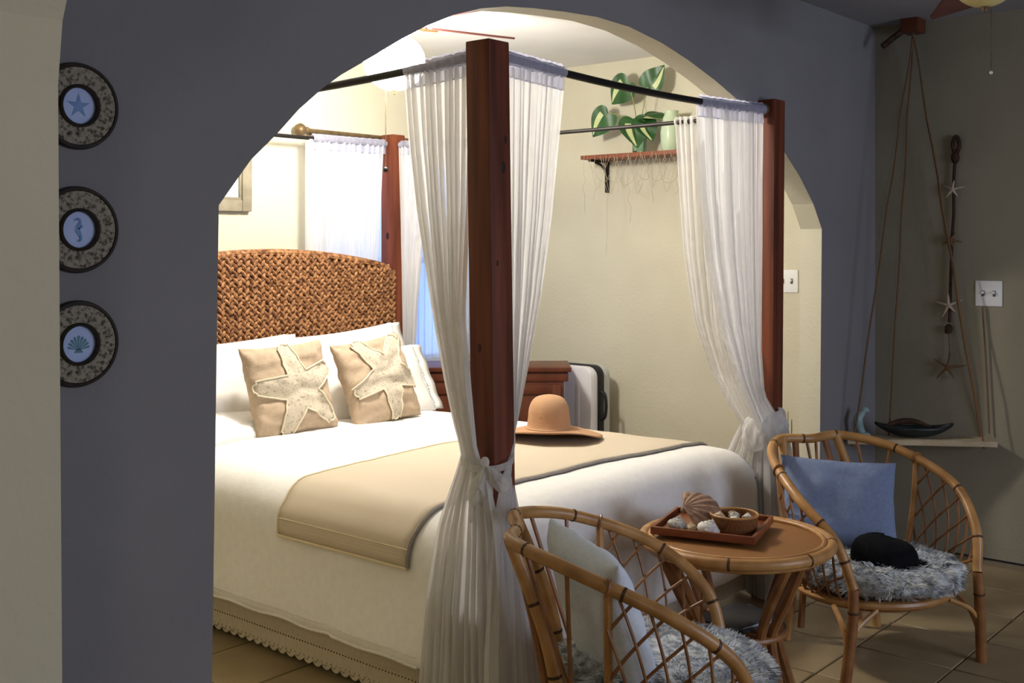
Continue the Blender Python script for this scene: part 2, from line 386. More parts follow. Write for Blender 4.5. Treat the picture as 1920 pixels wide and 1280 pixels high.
for k, p0, p1, sag, r in (('near', (0, .046, 1.945), (0, 2.134, 1.945), .034, .0125), ('foot', (.046, 0, 1.948), (1.654, 0, 1.94), .022, .0125),
                          ('head', (.046, 2.18, 1.93), (1.654, 2.18, 1.93), .006, .010), ('far', (1.7, .046, 1.925), (1.7, 2.134, 1.925), .004, .009)):
    ROD[k] = rod(p0, p1, sag); mb = MB(); mb.tube(ROD[k], r, 10); bw(mb.build('canopy_rod', M['black_metal'], bed))
mb = MB(); mb.lathe([(.024, 0), (.024, .008), (.016, .012)], 16, c=(1.654, 0, 1.94), mtx=Matrix.Rotation(-PI / 2, 4, 'Y'))
bw(mb.build('rod_flange', M['bronze'], bed))
# side rails
for x0, x1, y0, y1 in ((.05, .075, .05, 2.13), (1.625, 1.65, .05, 2.13)):
    mb = MB(); mb.box(x0, x1, y0, y1, .17, .30); bw(mb.build('side_rail', M['cedar'], bed, bevel=.003))
# headboard
HB_V = 2.10
def hb_top(u):
    t = (u - .85) / .78; z = 1.372 - .085 * t * t
    e = .80 - abs(u - .85)
    if e < .10: z -= .10 - math.sqrt(max(0, .01 - (.10 - max(e, 0)) ** 2))
    return z
us = [.06 + i * (1.58 / 60) for i in range(61)]
mb = MB(); rows = []
for v in (HB_V + .015, HB_V + .045):
    rows.append([(u, v, .25) for u in us]); rows.append([(u, v, hb_top(u) - .012) for u in us])
vs = [p for r in rows for p in r]; n = len(us); fs = []
for i in range(n - 1):
    fs += [(i, i + 1, n + i + 1, n + i), (2 * n + i, 3 * n + i, 3 * n + i + 1, 2 * n + i + 1), (n + i, n + i + 1, 3 * n + i + 1, 3 * n + i), (i, 2 * n + i, 2 * n + i + 1, i + 1)]
fs += [(0, n, 3 * n, 2 * n), (n - 1, 3 * n - 1, 4 * n - 1, 2 * n - 1)]
mb.add(vs, fs); hb = bw(mb.build('headboard', M['seagrass_dark'], bed, sharp=30))
mb = MB(); CW = .0435; RH = .0315
ncol = int(1.57 / CW)
for i in range(ncol):
    u = .075 + (i + .5) * CW
    for j in range(34):
        z = .42 + j * RH + (i % 2) * RH * .0
        if z > hb_top(u) - .022: break
        for sgn in (-1, 1):
            mt = Matrix.Rotation(sgn * .62 + random.uniform(-.12, .12), 4, 'Y') @ Matrix.Rotation(random.uniform(-.2, .2), 4, 'X')
            mb.ball((u + sgn * CW * .23, HB_V + .006 - random.uniform(0, .004), z + (.5 * RH if sgn > 0 else 0)), (.0105, .0125, .0215), 7, 5, mtx=mt)
hw = mb.build('woven_strands', M['seagrass'], hb); hw['kind'] = 'stuff'
mb = MB(); pts = [(u, HB_V + .012, hb_top(u) - .004) for u in us]; mb.tube(pts, .016, 8); mb.build('top_braid', M['seagrass'], hb)

# mattress under the coverlet
mb = MB(); mb.box(.085, 1.60, .085, 2.085, .31, .56); tag(mb.build('mattress', M['white_linen'], bevel=.06, seg=4), 'white mattress lying on the canopy bed under the coverlet', 'mattress')
# ---- coverlet: rounded top, drops on three sides, split at the posts
ZT = .592; RAD = .15
def edge_prof(s):
    """s>0: distance along cloth past the start of rounding -> (outward, drop)"""
    q = RAD * PI / 2
    if s <= 0: return 0, 0
    if s < q:
        a = s / RAD; return RAD * math.sin(a), RAD * (1 - math.cos(a))
    d = s - q; return RAD + .02 * smooth(d / .3), RAD + d
U0, U1, V0, V1 = -.035, 1.665, -.02, 2.10       # outer faces of the hanging cloth
def coverlet_pt(a, bq, lift=0):
    """a: cloth coordinate across (negative = over the near side), bq: along (negative = over the foot)"""
    ua, va = U0 + RAD, V0 + RAD; ub = U1 - RAD
    if a < 0: o, d1 = edge_prof(-a); u = ua - o
    elif a > ub - ua: o, d1 = edge_prof(a - (ub - ua)); u = ub + o
    else: u, d1 = ua + a, 0
    if bq < 0: o, d2 = edge_prof(-bq); v = va - o
    else: v, d2 = va + bq, 0
    z = ZT + lift - d1 - d2
    w = .006 * nz(u * 3.1, v * 3.3, 1.7) + .003 * nz(u * 11, v * 9, 4)
    crown = .02 * math.sin(PI * max(0, min(1, (u - ua) / (ub - ua)))) if d1 == 0 else 0
    z += crown * (1 if d2 == 0 else max(0, 1 - d2 / .1)) + (w if d1 + d2 < .1 else 0)
    if d1 > .08 and a < 0: u += .010 * nz(v * 4.2, z * 1.5, 3) * smooth((d1 - .08) / .2) - (.03 * smooth((d1 - .2) / .3)) * (1 if v < .6 else .5) + lift * -1.2
    if d2 > .08: v += .010 * nz(u * 4.2, z * 1.5, 7) * smooth((d2 - .08) / .2) + (.012 * math.sin(u * 9) - .012) * smooth((d2 - .15) / .3) - lift * 1.2
    return Vector((u, v, max(z, .03)))
NA, NB = 92, 96; aL = .42 + (RAD * PI / 2 - RAD) ; A0 = -aL; A1 = (U1 - U0 - 2 * RAD) + aL; B0 = -aL; B1 = V1 - (V0 + RAD)
mb = MB(); idx = {}
As = [lerp(A0, A1, i / NA) for i in range(NA + 1)]; Bs = [lerp(B0, B1, j / NB) for j in range(NB + 1)]
def keep(a, bq):
    an = -a if a < 0 else (a - (U1 - U0 - 2 * RAD)); bn = -bq
    if an > 0 and bn > -.02:
        if a < 0:
            if an > .055 and bn > .055: return False
            if an > .16 and bn > -.14 - .16 * smooth((an - .1) / .4) + .13: return False
            if bn > .16 and an > 0.02: return False
        else:
            if an > .05 and bn > .05: return False
            if an > .16 and bn > .0: return False
            if bn > .16 and an > .03: return False
    return True
for i, a in enumerate(As):
    for j, bq in enumerate(Bs): idx[i, j] = len(mb.v); mb.v.append(tuple(coverlet_pt(a, bq)))
for i in range(NA):
    for j in range(NB):
        if keep((As[i] + As[i + 1]) / 2, (Bs[j] + Bs[j + 1]) / 2):
            mb.f.append((idx[i, j], idx[i + 1, j], idx[i + 1, j + 1], idx[i, j + 1])); mb.m.append(0)
cov = tag(mb.build('coverlet', M['coverlet'], sharp=80), 'white woven coverlet draped over the canopy bed', 'bedspread')
me = cov.data; bm = bmesh.new(); bm.from_mesh(me)
bmesh.ops.delete(bm, geom=[v for v in bm.verts if not v.link_faces], context='VERTS'); bm.to_mesh(me); bm.free()
md = cov.modifiers.new('thick', 'SOLIDIFY'); md.thickness = .005; md.offset = 1
# scalloped hem along the near side
def hem_strip(zc, v0, v1, u, amp):
    pts = []
    for k in range(90):
        v = lerp(v0, v1, k / 89); p = coverlet_pt(A0, (v - V0 - RAD)); pts.append((p.x - .004, v, p.z + zc + amp * math.sin(v * 24)))
    return pts
mb = MB(); mb.tube(hem_strip(.002, .20, 2.08, 0, .003), .0045, 6); mb.build('scalloped_hem', M['hem'], cov)
mb = MB(); mb.tube(hem_strip(.03, .20, 2.08, 0, .001), .002, 6); mb.build('hem_seam', M['hem'], cov)
# ---- runner
def runner_pt(t, v): return coverlet_pt(t, v - V0 - RAD, .009)
mb = MB(); rv0, rv1 = .275, .925; rows = []
at0 = -.25
ts = [lerp(at0, (U1 - U0 - 2 * RAD) + .33, k / 70) for k in range(71)]
def rskew(t, v):
    f_ = (v - rv0) / (rv1 - rv0)
    return v - lerp(.05, .0, f_) * smooth((t - .1) / 1.1) - lerp(0, .035, f_) * smooth(-t / .25)
for t in ts:
    rows.append([runner_pt(t, rskew(t, lerp(rv0, rv1, j / 16))) for j in range(17)])
mb.grid(rows)
run = tag(mb.build('bed_runner', M['runner'], sharp=80), 'tan bed runner laid across the white coverlet, with a grey edge', 'bed runner')
md = run.modifiers.new('thick', 'SOLIDIFY'); md.thickness = .005; md.offset = 1
up = Vector((0, 0, .004))
mb = MB(); mb.tube([r[0] + up + Vector((-.003 if t < 0 else 0, 0, 0)) for r, t in zip(rows, ts)], .0065, 6)
q = mb.build('edge_piping', M['piping'], run); q['label'] = 'grey piped edge'
mb = MB(); mb.tube([r[-1] + up + Vector((-.003 if t < 0 else 0, 0, 0)) for r, t in zip(rows, ts)], .005, 6); mb.build('edge_hem', M['trim_tan'], run)
mb = MB(); mb.tube([p + Vector((-.006, 0, 0)) for p in rows[0]], .005, 6); mb.build('edge_hem', M['trim_tan'], run)
mb = MB(); mb.tube([p + Vector((-.006, 0, 0)) for p in rows[2]], .002, 6); mb.build('hem_seam', M['trim_tan'], run)
# ---- bed skirt with lace
skirt = thing('bed_skirt', 'cream bed skirt with scalloped lace hem hanging below the coverlet', 'bed skirt', (0, 1.1, 0))
SK = Vector((0, 1.1, 0))
def skirt_u(v, z): return .018 - .008 * (1 - z / .3) + .004 * nz(v * 3, z * 3)
mb = MB(); rows = []
path = [(lerp(.10, 2.08, k / 120)) for k in range(121)]
for z in (.34, .25, .16, .09): rows.append([Vector((skirt_u(v, z), v, z)) - SK for v in path])
mb.grid(rows); mb.build('cloth', M['skirt'], skirt, sharp=80)
mb = MB(); rows = []
for z in (.34, .25, .16, .03): rows.append([Vector((lerp(.07, 1.63, k / 60), .068 + .004 * math.sin(k * .9), z)) - SK for k in range(61)])
mb.grid(rows); mb.build('foot_cloth', M['skirt'], skirt, sharp=80)
mb = MB(); rows = []
fine = [lerp(.10, 2.08, k / 480) for k in range(481)]
for r_ in range(4):
    row = []
    for v in fine:
        sc = abs(math.sin(v * PI / .046)) ** .55; zb = .030 - .016 * sc; z = lerp(.092, zb, r_ / 3)
        row.append(Vector((skirt_u(v, z) - .0025, v, z)) - SK)
    rows.append(row)
mb.grid(rows); q = mb.build('lace_trim', M['skirt'], skirt, sharp=80); q['label'] = 'scalloped lace edge'
mb = MB(); v = .11
while v < 2.07:
    mb.ball(Vector((skirt_u(v, .080) - .0028, v, .080)) - SK, (.002, .0030, .0030), 6, 4); v += .0145
e_ = mb.build('eyelets', M['eyelet'], skirt); e_['kind'] = 'stuff'
mb = MB()
for k in range(42):
    vv = .123 + k * .046
    for q_ in range(5):
        a = PI * (q_ + .5) / 5; mb.ball(Vector((skirt_u(vv, .04) - .004, vv + .013 * math.cos(a), .042 - .016 * math.sin(a))) - SK, (.0012, .0028, .0028), 5, 4)
e_ = mb.build('lace_holes', M['piping'], skirt); e_['kind'] = 'stuff'

# ================================================================== PILLOWS
def pillow_h(x, y, w, h, t, p=2.6):
    ax = min(1, abs(2 * x / w)); ay = min(1, abs(2 * y / h))
    return t / 2 * ((1 - ax ** p) * (1 - ay ** p)) ** .42
def pillow_mesh(w, h, t, seed, wr=.006, n=26, pinch=.07, flange=0):
    """soft square pillow, local x right, y up, z out of the front face"""
    mb = MB(); rows_f = []; rows_b = []
    for j in range(n + 1):
        rf = []; rb = []
        for i in range(n + 1):
            sx = math.sin((i / n - .5) * PI) ; sy = math.sin((j / n - .5) * PI)
            x = sx * w / 2; y = sy * h / 2
            k = 1 - pinch * (1 - abs(sy) ** 2) * abs(sx) ** 3; k2 = 1 - pinch * (1 - abs(sx) ** 2) * abs(sy) ** 3
            hh = pillow_h(x, y, w, h, t)
            wv = wr * (nz(x * 9 + seed, y * 16, seed) + .6 * nz(x * 22 + seed, y * 30, seed * 2)) * min(1, hh / (t * .15 + 1e-6))
            rf.append(Vector((x * k, y * k2, hh + wv))); rb.append(Vector((x * k, y * k2, -hh + wv)))
        rows_f.append(rf); rows_b.append(rb)
    mb.grid(rows_f); mb.grid(rows_b)
    return mb
def orient(o, loc, face, lean=0, roll=0):
    """place a pillow: its front looks along face (angle in the floor plane), leaning back by lean"""
    yaw = face + PI / 2
    mtx = Matrix.Translation(loc) @ Matrix.Rotation(yaw, 4, 'Z') @ Matrix.Rotation(PI / 2 - lean, 4, 'X') @ Matrix.Rotation(roll, 4, 'Z')
    o.matrix_world = mtx; return o
def root(name, label, cat, group=None): return thing(name, label, cat, (0, 0, 0), 0, group)
# white bed pillows leaning on the headboard
def white_pillow(label, loc, face, lean, roll, w, h, t, seed, trim=False):
    r = root('bed_pillow', label, 'pillow', 'white bed pillows')
    mb = pillow_mesh(w, h, t, seed, .008); mb.build('pillow_body', M['white_linen'], r, weld=True, sharp=80)
    mb = MB(); x0 = w / 2 - .012; hw_ = h / 2 * .97
    rows = [[Vector((x0 + dx, lerp(-hw_, hw_, k / 20), .004 * math.sin(k) + dz)) for k in range(21)] for dx, dz in ((-.01, .004), (.03, .006), (.07, -.004))]
    mb.grid(rows); fl = mb.build('sham_flange', M['white_linen'], r, sharp=80); m_ = fl.modifiers.new('thick', 'SOLIDIFY'); m_.thickness = .006
    if trim:
        mb = MB()
        for k in range(26):
            for q_ in range(2):
                mb.ball((x0 - .012 + q_ * .014, lerp(-hw_ * .95, hw_ * .95, (k + .5 * q_) / 26), .013 + .004 * math.sin(k)), (.004, .0055, .003), 6, 4)
        e_ = mb.build('embroidered_dots', M['grey_dots'], r); e_['kind'] = 'stuff'
    orient(r, loc, face, lean, roll); return r
F = -PI / 2     # towards the foot of the bed
white_pillow('white pillow upright at the left of the headboard', (.52, 1.975, .79), F, .33, .03, .74, .40, .17, 1.3)
white_pillow('white pillow with dotted grey trim leaning at the right of the headboard', (1.23, 1.985, .80), F, .33, .06, .70, .40, .17, 4.1, True)
white_pillow('white pillow in front of the trimmed one, behind the right starfish cushion', (1.255, 1.84, .75), F, .52, -.02, .66, .36, .12, 7.7, True)
white_pillow('white pillow lying flat below the upright left pillow', (.33, 1.81, .638), F, 1.38, .05, .62, .34, .10, 9.2)
# starfish cushions
def star_R(th, rot, rmax, rmin):
    a = ((th - rot) % (2 * PI / 5)); a = min(a, 2 * PI / 5 - a) / (PI / 5)      # 0 on arm axis .. 1 in the notch
    tip = rmax * (1 - .0); k = a
    # straight-edged star with blunt arms
    p1 = Vector((rmax, .0)); p2 = Vector((rmin * math.cos(PI / 5), rmin * math.sin(PI / 5)))
    ang = a * PI / 5
    blunt = .026
    q1 = Vector((rmax, blunt)); d = p2 - q1
    den = d.x * math.sin(ang) - d.y * math.cos(ang)
    if abs(den) < 1e-9: return rmin
    t = (q1.y * math.cos(ang) - q1.x * math.sin(ang)) / den
    if t < 0: return rmax / max(math.cos(ang), .5) * (1 - .10 * (ang * rmax / blunt) ** 2)
    q = q1 + d * t; return q.length
def star_cushion(label, loc, face, lean, roll, rot, cx, cy, seed):
    w = h = .405; t = .14; wr_ = .018; r = root('starfish_cushion', label, 'cushion', 'starfish cushions')
    pillow_mesh(w, h, t, seed, wr_, 44).build('cushion_body', M['beige'], r, weld=True, sharp=80)
    def onto(x, y, off):
        lim = w / 2 * .965
        x = max(-lim, min(lim, x)); y = max(-lim, min(lim, y)); hh = pillow_h(x, y, w, h, t)
        wv = wr_ * (nz(x * 9 + seed, y * 16, seed) + .6 * nz(x * 22 + seed, y * 30, seed * 2)) * min(1, hh / (t * .15 + 1e-6))
        return Vector((x * .985, y * .985, hh + wv + off))
    n = 150; rm, rn = .212, .086; rows = []
    for k in range(11):
        f_ = k / 10; rows.append([onto(cx + f_ * star_R(2 * PI * j / n, rot, rm, rn) * math.cos(2 * PI * j / n), cy + f_ * star_R(2 * PI * j / n, rot, rm, rn) * math.sin(2 * PI * j / n), .007) for j in range(n)])
    mb = MB(); mb.grid(rows, wrap=True); s = mb.build('starfish_applique', M['lace'], r, weld=True, sharp=80); s['label'] = 'pale lace starfish'
    md = s.modifiers.new('thick', 'SOLIDIFY'); md.thickness = .005; md.offset = -1
    mb = MB(); mb.tube([p + Vector((0, 0, .002)) for p in rows[-1]], .0042, 6, closed=True); mb.build('applique_cord', M['lace_edge'], s)
    orient(r, loc, face, lean, roll); return r
star_cushion('beige cushion with a lace starfish, the left one of the pair', (.63, 1.69, .785), F - .10, .30, .04, PI / 2 + .16, .01, -.01, 2.2)
star_cushion('beige cushion with a lace starfish, the right one of the pair', (1.085, 1.64, .785), F - .02, .34, .10, -PI / 2 - .02, .015, .02, 5.9)

# ================================================================== CURTAINS
def xy_rot(v): return Vector((-v.y, v.x))
def curtain(name, label, A, B, amp, npl, ztop, zbot, seed, n_s=90, n_z=60, m='sheer', pocket=True, bulge=None, zt=None):
    """A(z), B(z): the two hanging edges in plan; pleats across; bulge(z): bow of the sheet to its side"""
    r = root(name, label, 'curtain', 'sheer white bed curtains')
    rows = []; rnd = random.Random(seed); ph = [rnd.uniform(0, 6.28) for _ in range(6)]
    for i in range(n_z + 1):
        z = lerp(ztop, zbot, i / n_z); a = Vector(interp(A, -z)); bb = Vector(interp(B, -z)); d = bb - a
        nn = xy_rot(d).normalized() if d.length > 1e-6 else Vector((1, 0)); am = interp(amp, -z); bu = interp(bulge, -z) if bulge else 0
        row = []
        for j in range(n_s + 1):
            s = j / n_s; s2 = s + .018 * math.sin(2 * PI * 3 * s + ph[0])
            w = math.sin(2 * PI * npl * s2 + ph[1] + .5 * math.sin(z * 2 + ph[2])) + .35 * math.sin(2 * PI * npl * 2.3 * s2 + ph[3] + z * .8)
            p = a + d * s + nn * (am * w + bu * math.sin(PI * s))
            zz = z
            row.append(Vector((p.x, p.y, zz)))
        rows.append(row)
    mb = MB(); mb.grid(rows); mb.build('panel', M[m], r, sharp=80)
    return r, rows
def V2(*a): return [(-z, Vector((x, y))) for z, x, y in a]
def sc(*a): return [(-z, v) for z, v in a]
def add_pocket(r, pts, rad, seed):
    mb = MB(); q = []
    rnd = random.Random(seed); rs = []
    P = []
    for k in range(len(pts) * 4 - 3):
        i = k // 4; t = (k % 4) / 4; P.append(Vector(pts[i]).lerp(Vector(pts[min(i + 1, len(pts) - 1)]), t)); rs.append(rad + rnd.uniform(-.002, .003))
    mb.tube(P, rs, 10, cap=False)
    n = len(P); rows = [[p + Vector((0, 0, rad)) for p in P], [p + Vector((0, 0, rad + .007 + .002 * math.sin(k * 2.1))) for k, p in enumerate(P)]]
    mb.grid(rows)
    rows = [[p + Vector((0, 0, -rad)) for p in P], [p + Vector((0, 0, -rad - .035)) for k, p in enumerate(P)]]
    mb.grid(rows)
    o = mb.build('rod_pocket', M['pocket'], r, sharp=80); o['label'] = 'bluish gathered rod pocket'
    mb = MB(); mb.tube([p + Vector((.004 * math.sin(k * 1.3), .004 * math.cos(k * 1.7), -rad - .035)) for k, p in enumerate(P)], .0022, 5)
    mb.build('heading_stitch', M['pocket'], r)
def along(key, i0, i1, n=8):
    pts = ROD[key]; out = []
    for k in range(n + 1):
        f_ = lerp(i0, i1, k / n) * (len(pts) - 1); i = min(int(f_), len(pts) - 2); out.append(pts[i].lerp(pts[i + 1], f_ - i))
    return out
# near post, left panel (hangs on the near side rod)
r, _ = curtain('bed_curtain', 'sheer white curtain tied to the nearest bed post, left of the post',
    V2((1.93, 0, .052), (1.5, -.012, .055), (1.2, -.045, .045), (1.0, -.062, .01), (.82, -.066, -.02), (.76, -.064, -.062), (.6, -.06, -.10), (.3, -.055, -.13), (.01, -.045, -.15)),
    V2((1.93, 0, .335), (1.7, -.01, .30), (1.5, -.015, .262), (1.25, -.02, .20), (1.05, -.03, .14), (.9, -.045, .085), (.81, -.05, .05), (.74, -.055, .075), (.6, -.065, .13), (.4, -.075, .165), (.01, -.085, .20)),
    sc((1.93, .012), (1.4, .013), (1.0, .011), (.82, .006), (.6, .012), (.01, .018)), 11, 1.92, .012, 1, bulge=sc((1.9, 0), (.81, .0), (.7, .02), (.4, .035), (.01, .045)))
add_pocket(r, along('near', .004, .135), .019, 1)
r, _ = curtain('bed_curtain', 'sheer white curtain tied to the nearest bed post, right of the post',
    V2((1.93, .052, 0), (1.4, .052, -.012), (1.0, .055, -.03), (.84, .048, -.056), (.80, .035, -.06), (.74, -.02, -.076), (.6, -.07, -.088), (.3, -.11, -.10), (.01, -.13, -.11)),
    V2((1.93, .35, 0), (1.7, .31, -.005), (1.5, .275, -.01), (1.25, .215, -.015), (1.05, .15, -.02), (.9, .09, -.03), (.81, .066, -.02), (.72, .078, -.02), (.6, .10, -.03), (.4, .15, -.06), (.01, .19, -.09)),
    sc((1.93, .012), (1.4, .013), (1.0, .010), (.82, .006), (.6, .012), (.01, .018)), 11, 1.92, .012, 2, bulge=sc((1.9, 0), (.8, 0), (.7, -.012), (.4, -.03), (.01, -.04)))
add_pocket(r, along('foot', .004, .19), .019, 2)
# far foot post (right)
r, _ = curtain('bed_curtain', 'sheer white curtain on the foot rail tied to the right bed post',
    V2((1.93, 1.628, 0), (1.4, 1.605, -.01), (1.0, 1.575, -.02), (.82, 1.575, -.035), (.71, 1.66, -.062), (.6, 1.74, -.066), (.3, 1.75, -.07), (.01, 1.755, -.07)),
    V2((1.93, 1.155, 0), (1.6, 1.175, -.005), (1.35, 1.215, -.01), (1.1, 1.30, -.015), (.9, 1.41, -.02), (.8, 1.475, -.03), (.71, 1.53, -.035), (.62, 1.57, -.05), (.5, 1.57, -.055), (.01, 1.57, -.06)),
    sc((1.93, .014), (1.4, .014), (1.0, .012), (.72, .008), (.5, .012), (.01, .014)), 15, 1.92, .012, 3)
add_pocket(r, along('foot', .69, .996), .019, 3)
r, rows = curtain('bed_curtain', 'sheer white curtain on the far side rail tied to the right bed post',
    V2((1.94, 1.7, .052), (1.2, 1.67, .05), (1.0, 1.635, .04), (.85, 1.61, .0), (.72, 1.60, -.045), (.6, 1.595, -.055), (.3, 1.59, -.06), (.01, 1.585, -.06)),
    V2((1.94, 1.7, .44), (1.64, 1.695, .415), (1.36, 1.69, .387), (1.09, 1.68, .335), (.87, 1.675, .246), (.76, 1.64, .155), (.69, 1.62, .085), (.62, 1.64, .13), (.5, 1.68, .205), (.4, 1.68, .185), (.3, 1.68, .16), (.01, 1.69, .15)),
    sc((1.94, .014), (1.4, .014), (1.0, .012), (.72, .006), (.5, .01), (.01, .012)), 13, 1.945, .012, 4)
for k in range(14):
    mb = MB(); p = ROD['far'][0].lerp(ROD['far'][-1], (.012 + k * .0135)); mb.tube([p + Vector((.013 * math.cos(a), 0, .016 * math.sin(a))) for a in [2 * PI * q_ / 10 for q_ in range(10)]], .004, 5, closed=True); mb.build('rod_loop', M['sheer'], r)
# far head post
r, _ = curtain('bed_curtain', 'sheer white curtain hanging behind the headboard, left of the far post',
    V2((1.93, 1.645, 2.18), (1.5, 1.62, 2.185), (1.2, 1.60, 2.19), (.5, 1.60, 2.19)), V2((1.93, 1.125, 2.18), (1.5, 1.13, 2.185), (.5, 1.14, 2.19)),
    sc((1.93, .014), (.5, .016)), 13, 1.92, .5, 5)
add_pocket(r, along('head', .69, .996), .016, 5)
r, _ = curtain('bed_curtain', 'sheer white curtain hanging right of the far head post, beside the dresser',
    V2((1.92, 1.7, 2.13), (1.3, 1.72, 2.13), (.5, 1.73, 2.12)), V2((1.92, 1.7, 1.83), (1.6, 1.712, 1.93), (1.37, 1.72, 1.99), (1.1, 1.725, 2.03), (.8, 1.735, 2.06), (.5, 1.74, 2.07)),
    sc((1.92, .012), (1.1, .010), (.5, .010)), 10, 1.915, .5, 6)
add_pocket(r, along('far', .86, .996), .015, 6)
# tie-backs with bows
def tie(label, c, z, bow_dir, rad):
    r = thing('curtain_tie', label, 'curtain tie', (c[0], c[1], z), 0, 'curtain tie-backs')
    mb = MB(); n = 40
    rows = []
    for dz in (-.010, 0, .010):
        rows.append([Vector(((rad[0] + .004 * math.cos(dz * 90)) * math.cos(2 * PI * k / n) , (rad[1] + .004) * math.sin(2 * PI * k / n), dz + .022 * math.sin(2 * PI * k / n + .9))) for k in range(n)])
    mb.grid(rows, wrap=True); o = mb.build('band', M['sheer_low'], r, sharp=80)
    bd = Vector((bow_dir[0], bow_dir[1], 0)).normalized(); sd = Vector((-bd.y, bd.x, 0)); base = bd * (max(rad) * .92)
    mb = MB(); mb.ball(base + bd * .012, (.012, .013, .015), 12, 8); mb.build('knot', M['sheer_low'], r)
    def drop(sx, cz, L_, w, tilt, out):
        rows = []
        for i in range(9):
            t_ = i / 8; row = []
            for k in range(28):
                a = 2 * PI * k / 28; y = (1 - math.cos(a)) / 2; x = math.sin(a) * (y ** .8) * w * t_; z = -L_ * (y * t_ + (1 - t_) * .55)
                x2 = x * math.cos(tilt) - z * math.sin(tilt); z2 = x * math.sin(tilt) + z * math.cos(tilt)
                row.append(base + bd * (out + .016 * (1 - t_ ** 2) * 1.0 + .003 * math.sin(a * 5)) + sd * (-x2) + Vector((0, 0, z2)))
            rows.append(row)
        mb = MB(); mb.grid(rows, wrap=True); mb.build('bow_loop', M['sheer_low'], r, weld=True, sharp=80)
    drop(-1, 0, .125, .042, .22, .012); drop(1, 0, .10, .032, -.62, .012)
    for pts, w in (([(0, -.01), (.008, -.08), (.0, -.16), (.008, -.26)], .03), ([(0, -.01), (-.018, -.06), (-.03, -.11), (-.034, -.17)], .022)):
        cv = cr([(a_, 0, c_) for a_, c_ in pts], 6); rows = []
        for q_ in (-1, -.5, 0, .5, 1):
            rows.append([base + bd * (.014 + .006 * math.sin(k * .5 + q_ * 2) - .012 * k / 18) + sd * (p.x + q_ * w * (.25 + .25 * min(1, k / 6))) + Vector((0, 0, p.z)) for k, p in enumerate(cv)])
        mb = MB(); mb.grid(rows); mb.build('bow_tail', M['sheer_low'], r, sharp=80)
    return r
tie('white sheer tie knotted in a bow round the nearest bed post', (-.005, -.005), .80, (-.80, -.60), (.074, .072))
# right post: bulky knot
kn = thing('curtain_tie', 'thick twisted white sheer knot round the right bed post', 'curtain tie', (1.632, -.012, .685), 0, 'curtain tie-backs')
mb = MB(); rows = []
for i in range(21):
    t = i / 20; row = []
    for j in range(48):
        a = 2 * PI * j / 48; rr = .060 + .026 * math.sin(PI * t) ** .7 + .007 * math.sin(7 * a + t * 5) + .004 * math.sin(13 * a - t * 7)
        sx = 1.0 + .25 * (math.cos(a - (-.9)) > .3)
        row.append(Vector((rr * math.cos(a) * 1.08, rr * math.sin(a) * .95, lerp(.055, -.075, t) + .02 * math.cos(a + .8))))
    rows.append(row)
mb.grid(rows, wrap=True); mb.build('knot_wrap', M['sheer_low'], kn, sharp=80)
mb = MB(); rows = []
for i in range(17):
    t = i / 16; ctr = Vector((.050 - .05 * t, -.052 - .012 * t, .035 - .15 * t)); row = []
    for j in range(20):
        a = 2 * PI * j / 20; rr = .036 * math.sin(PI * min(.98, .12 + t * .8)) + .004 * math.sin(5 * a + 3 * t); row.append(ctr + Vector((rr * math.cos(a), rr * .8 * math.sin(a), .012 * math.sin(a))))
    rows.append(row)
mb.grid(rows, wrap=True); mb.build('knot_tail', M['sheer_low'], kn, sharp=80)

# window curtain and rod on the back wall
wr_ = thing('window_rod', 'bronze window curtain rod with finial on the back wall', 'curtain rod', (1.85, 2.25, 1.97))
mb = MB(); mb.tube([(-.66, 0, 0), (.74, 0, 0)], .011, 10); mb.build('rod', M['bronze'], wr_)
for s_ in (-1, 1):
    x = -.66 if s_ < 0 else .74
    mb = MB(); mb.lathe([(.011, 0), (.018, .006), (.018, .014), (.012, .02), (.028, .036), (.033, .052), (.026, .07), (.010, .082), (.0, .085)], 16, c=(x, 0, 0), mtx=Matrix.Rotation(s_ * PI / 2, 4, 'Y'))
    mb.build('finial', M['bronze'], wr_)
    mb = MB(); mb.tube([(x - s_ * .05, .049, -.01), (x - s_ * .05, 0, -.01)], .008, 8); mb.ball((x - s_ * .05, .045, -.01), (.02, .005, .026), 12, 6); mb.build('bracket', M['bronze'], wr_)
r, _ = curtain('window_curtain', 'pale blue sheer curtain hanging over the bedroom window', V2((2, 1.215, 2.25), (.7, 1.22, 2.255)), V2((2, 2.52, 2.25), (.7, 2.50, 2.255)), sc((2, .012), (.7, .016)), 26, 1.955, .775, 11, 180, 30, 'window_sheer')
tag(r, 'pale blue sheer curtain hanging over the bedroom window', 'curtain'); del r['group']

# ================================================================== BEDROOM FURNISHINGS
def rotz_of(d): return math.atan2(d[1], d[0])
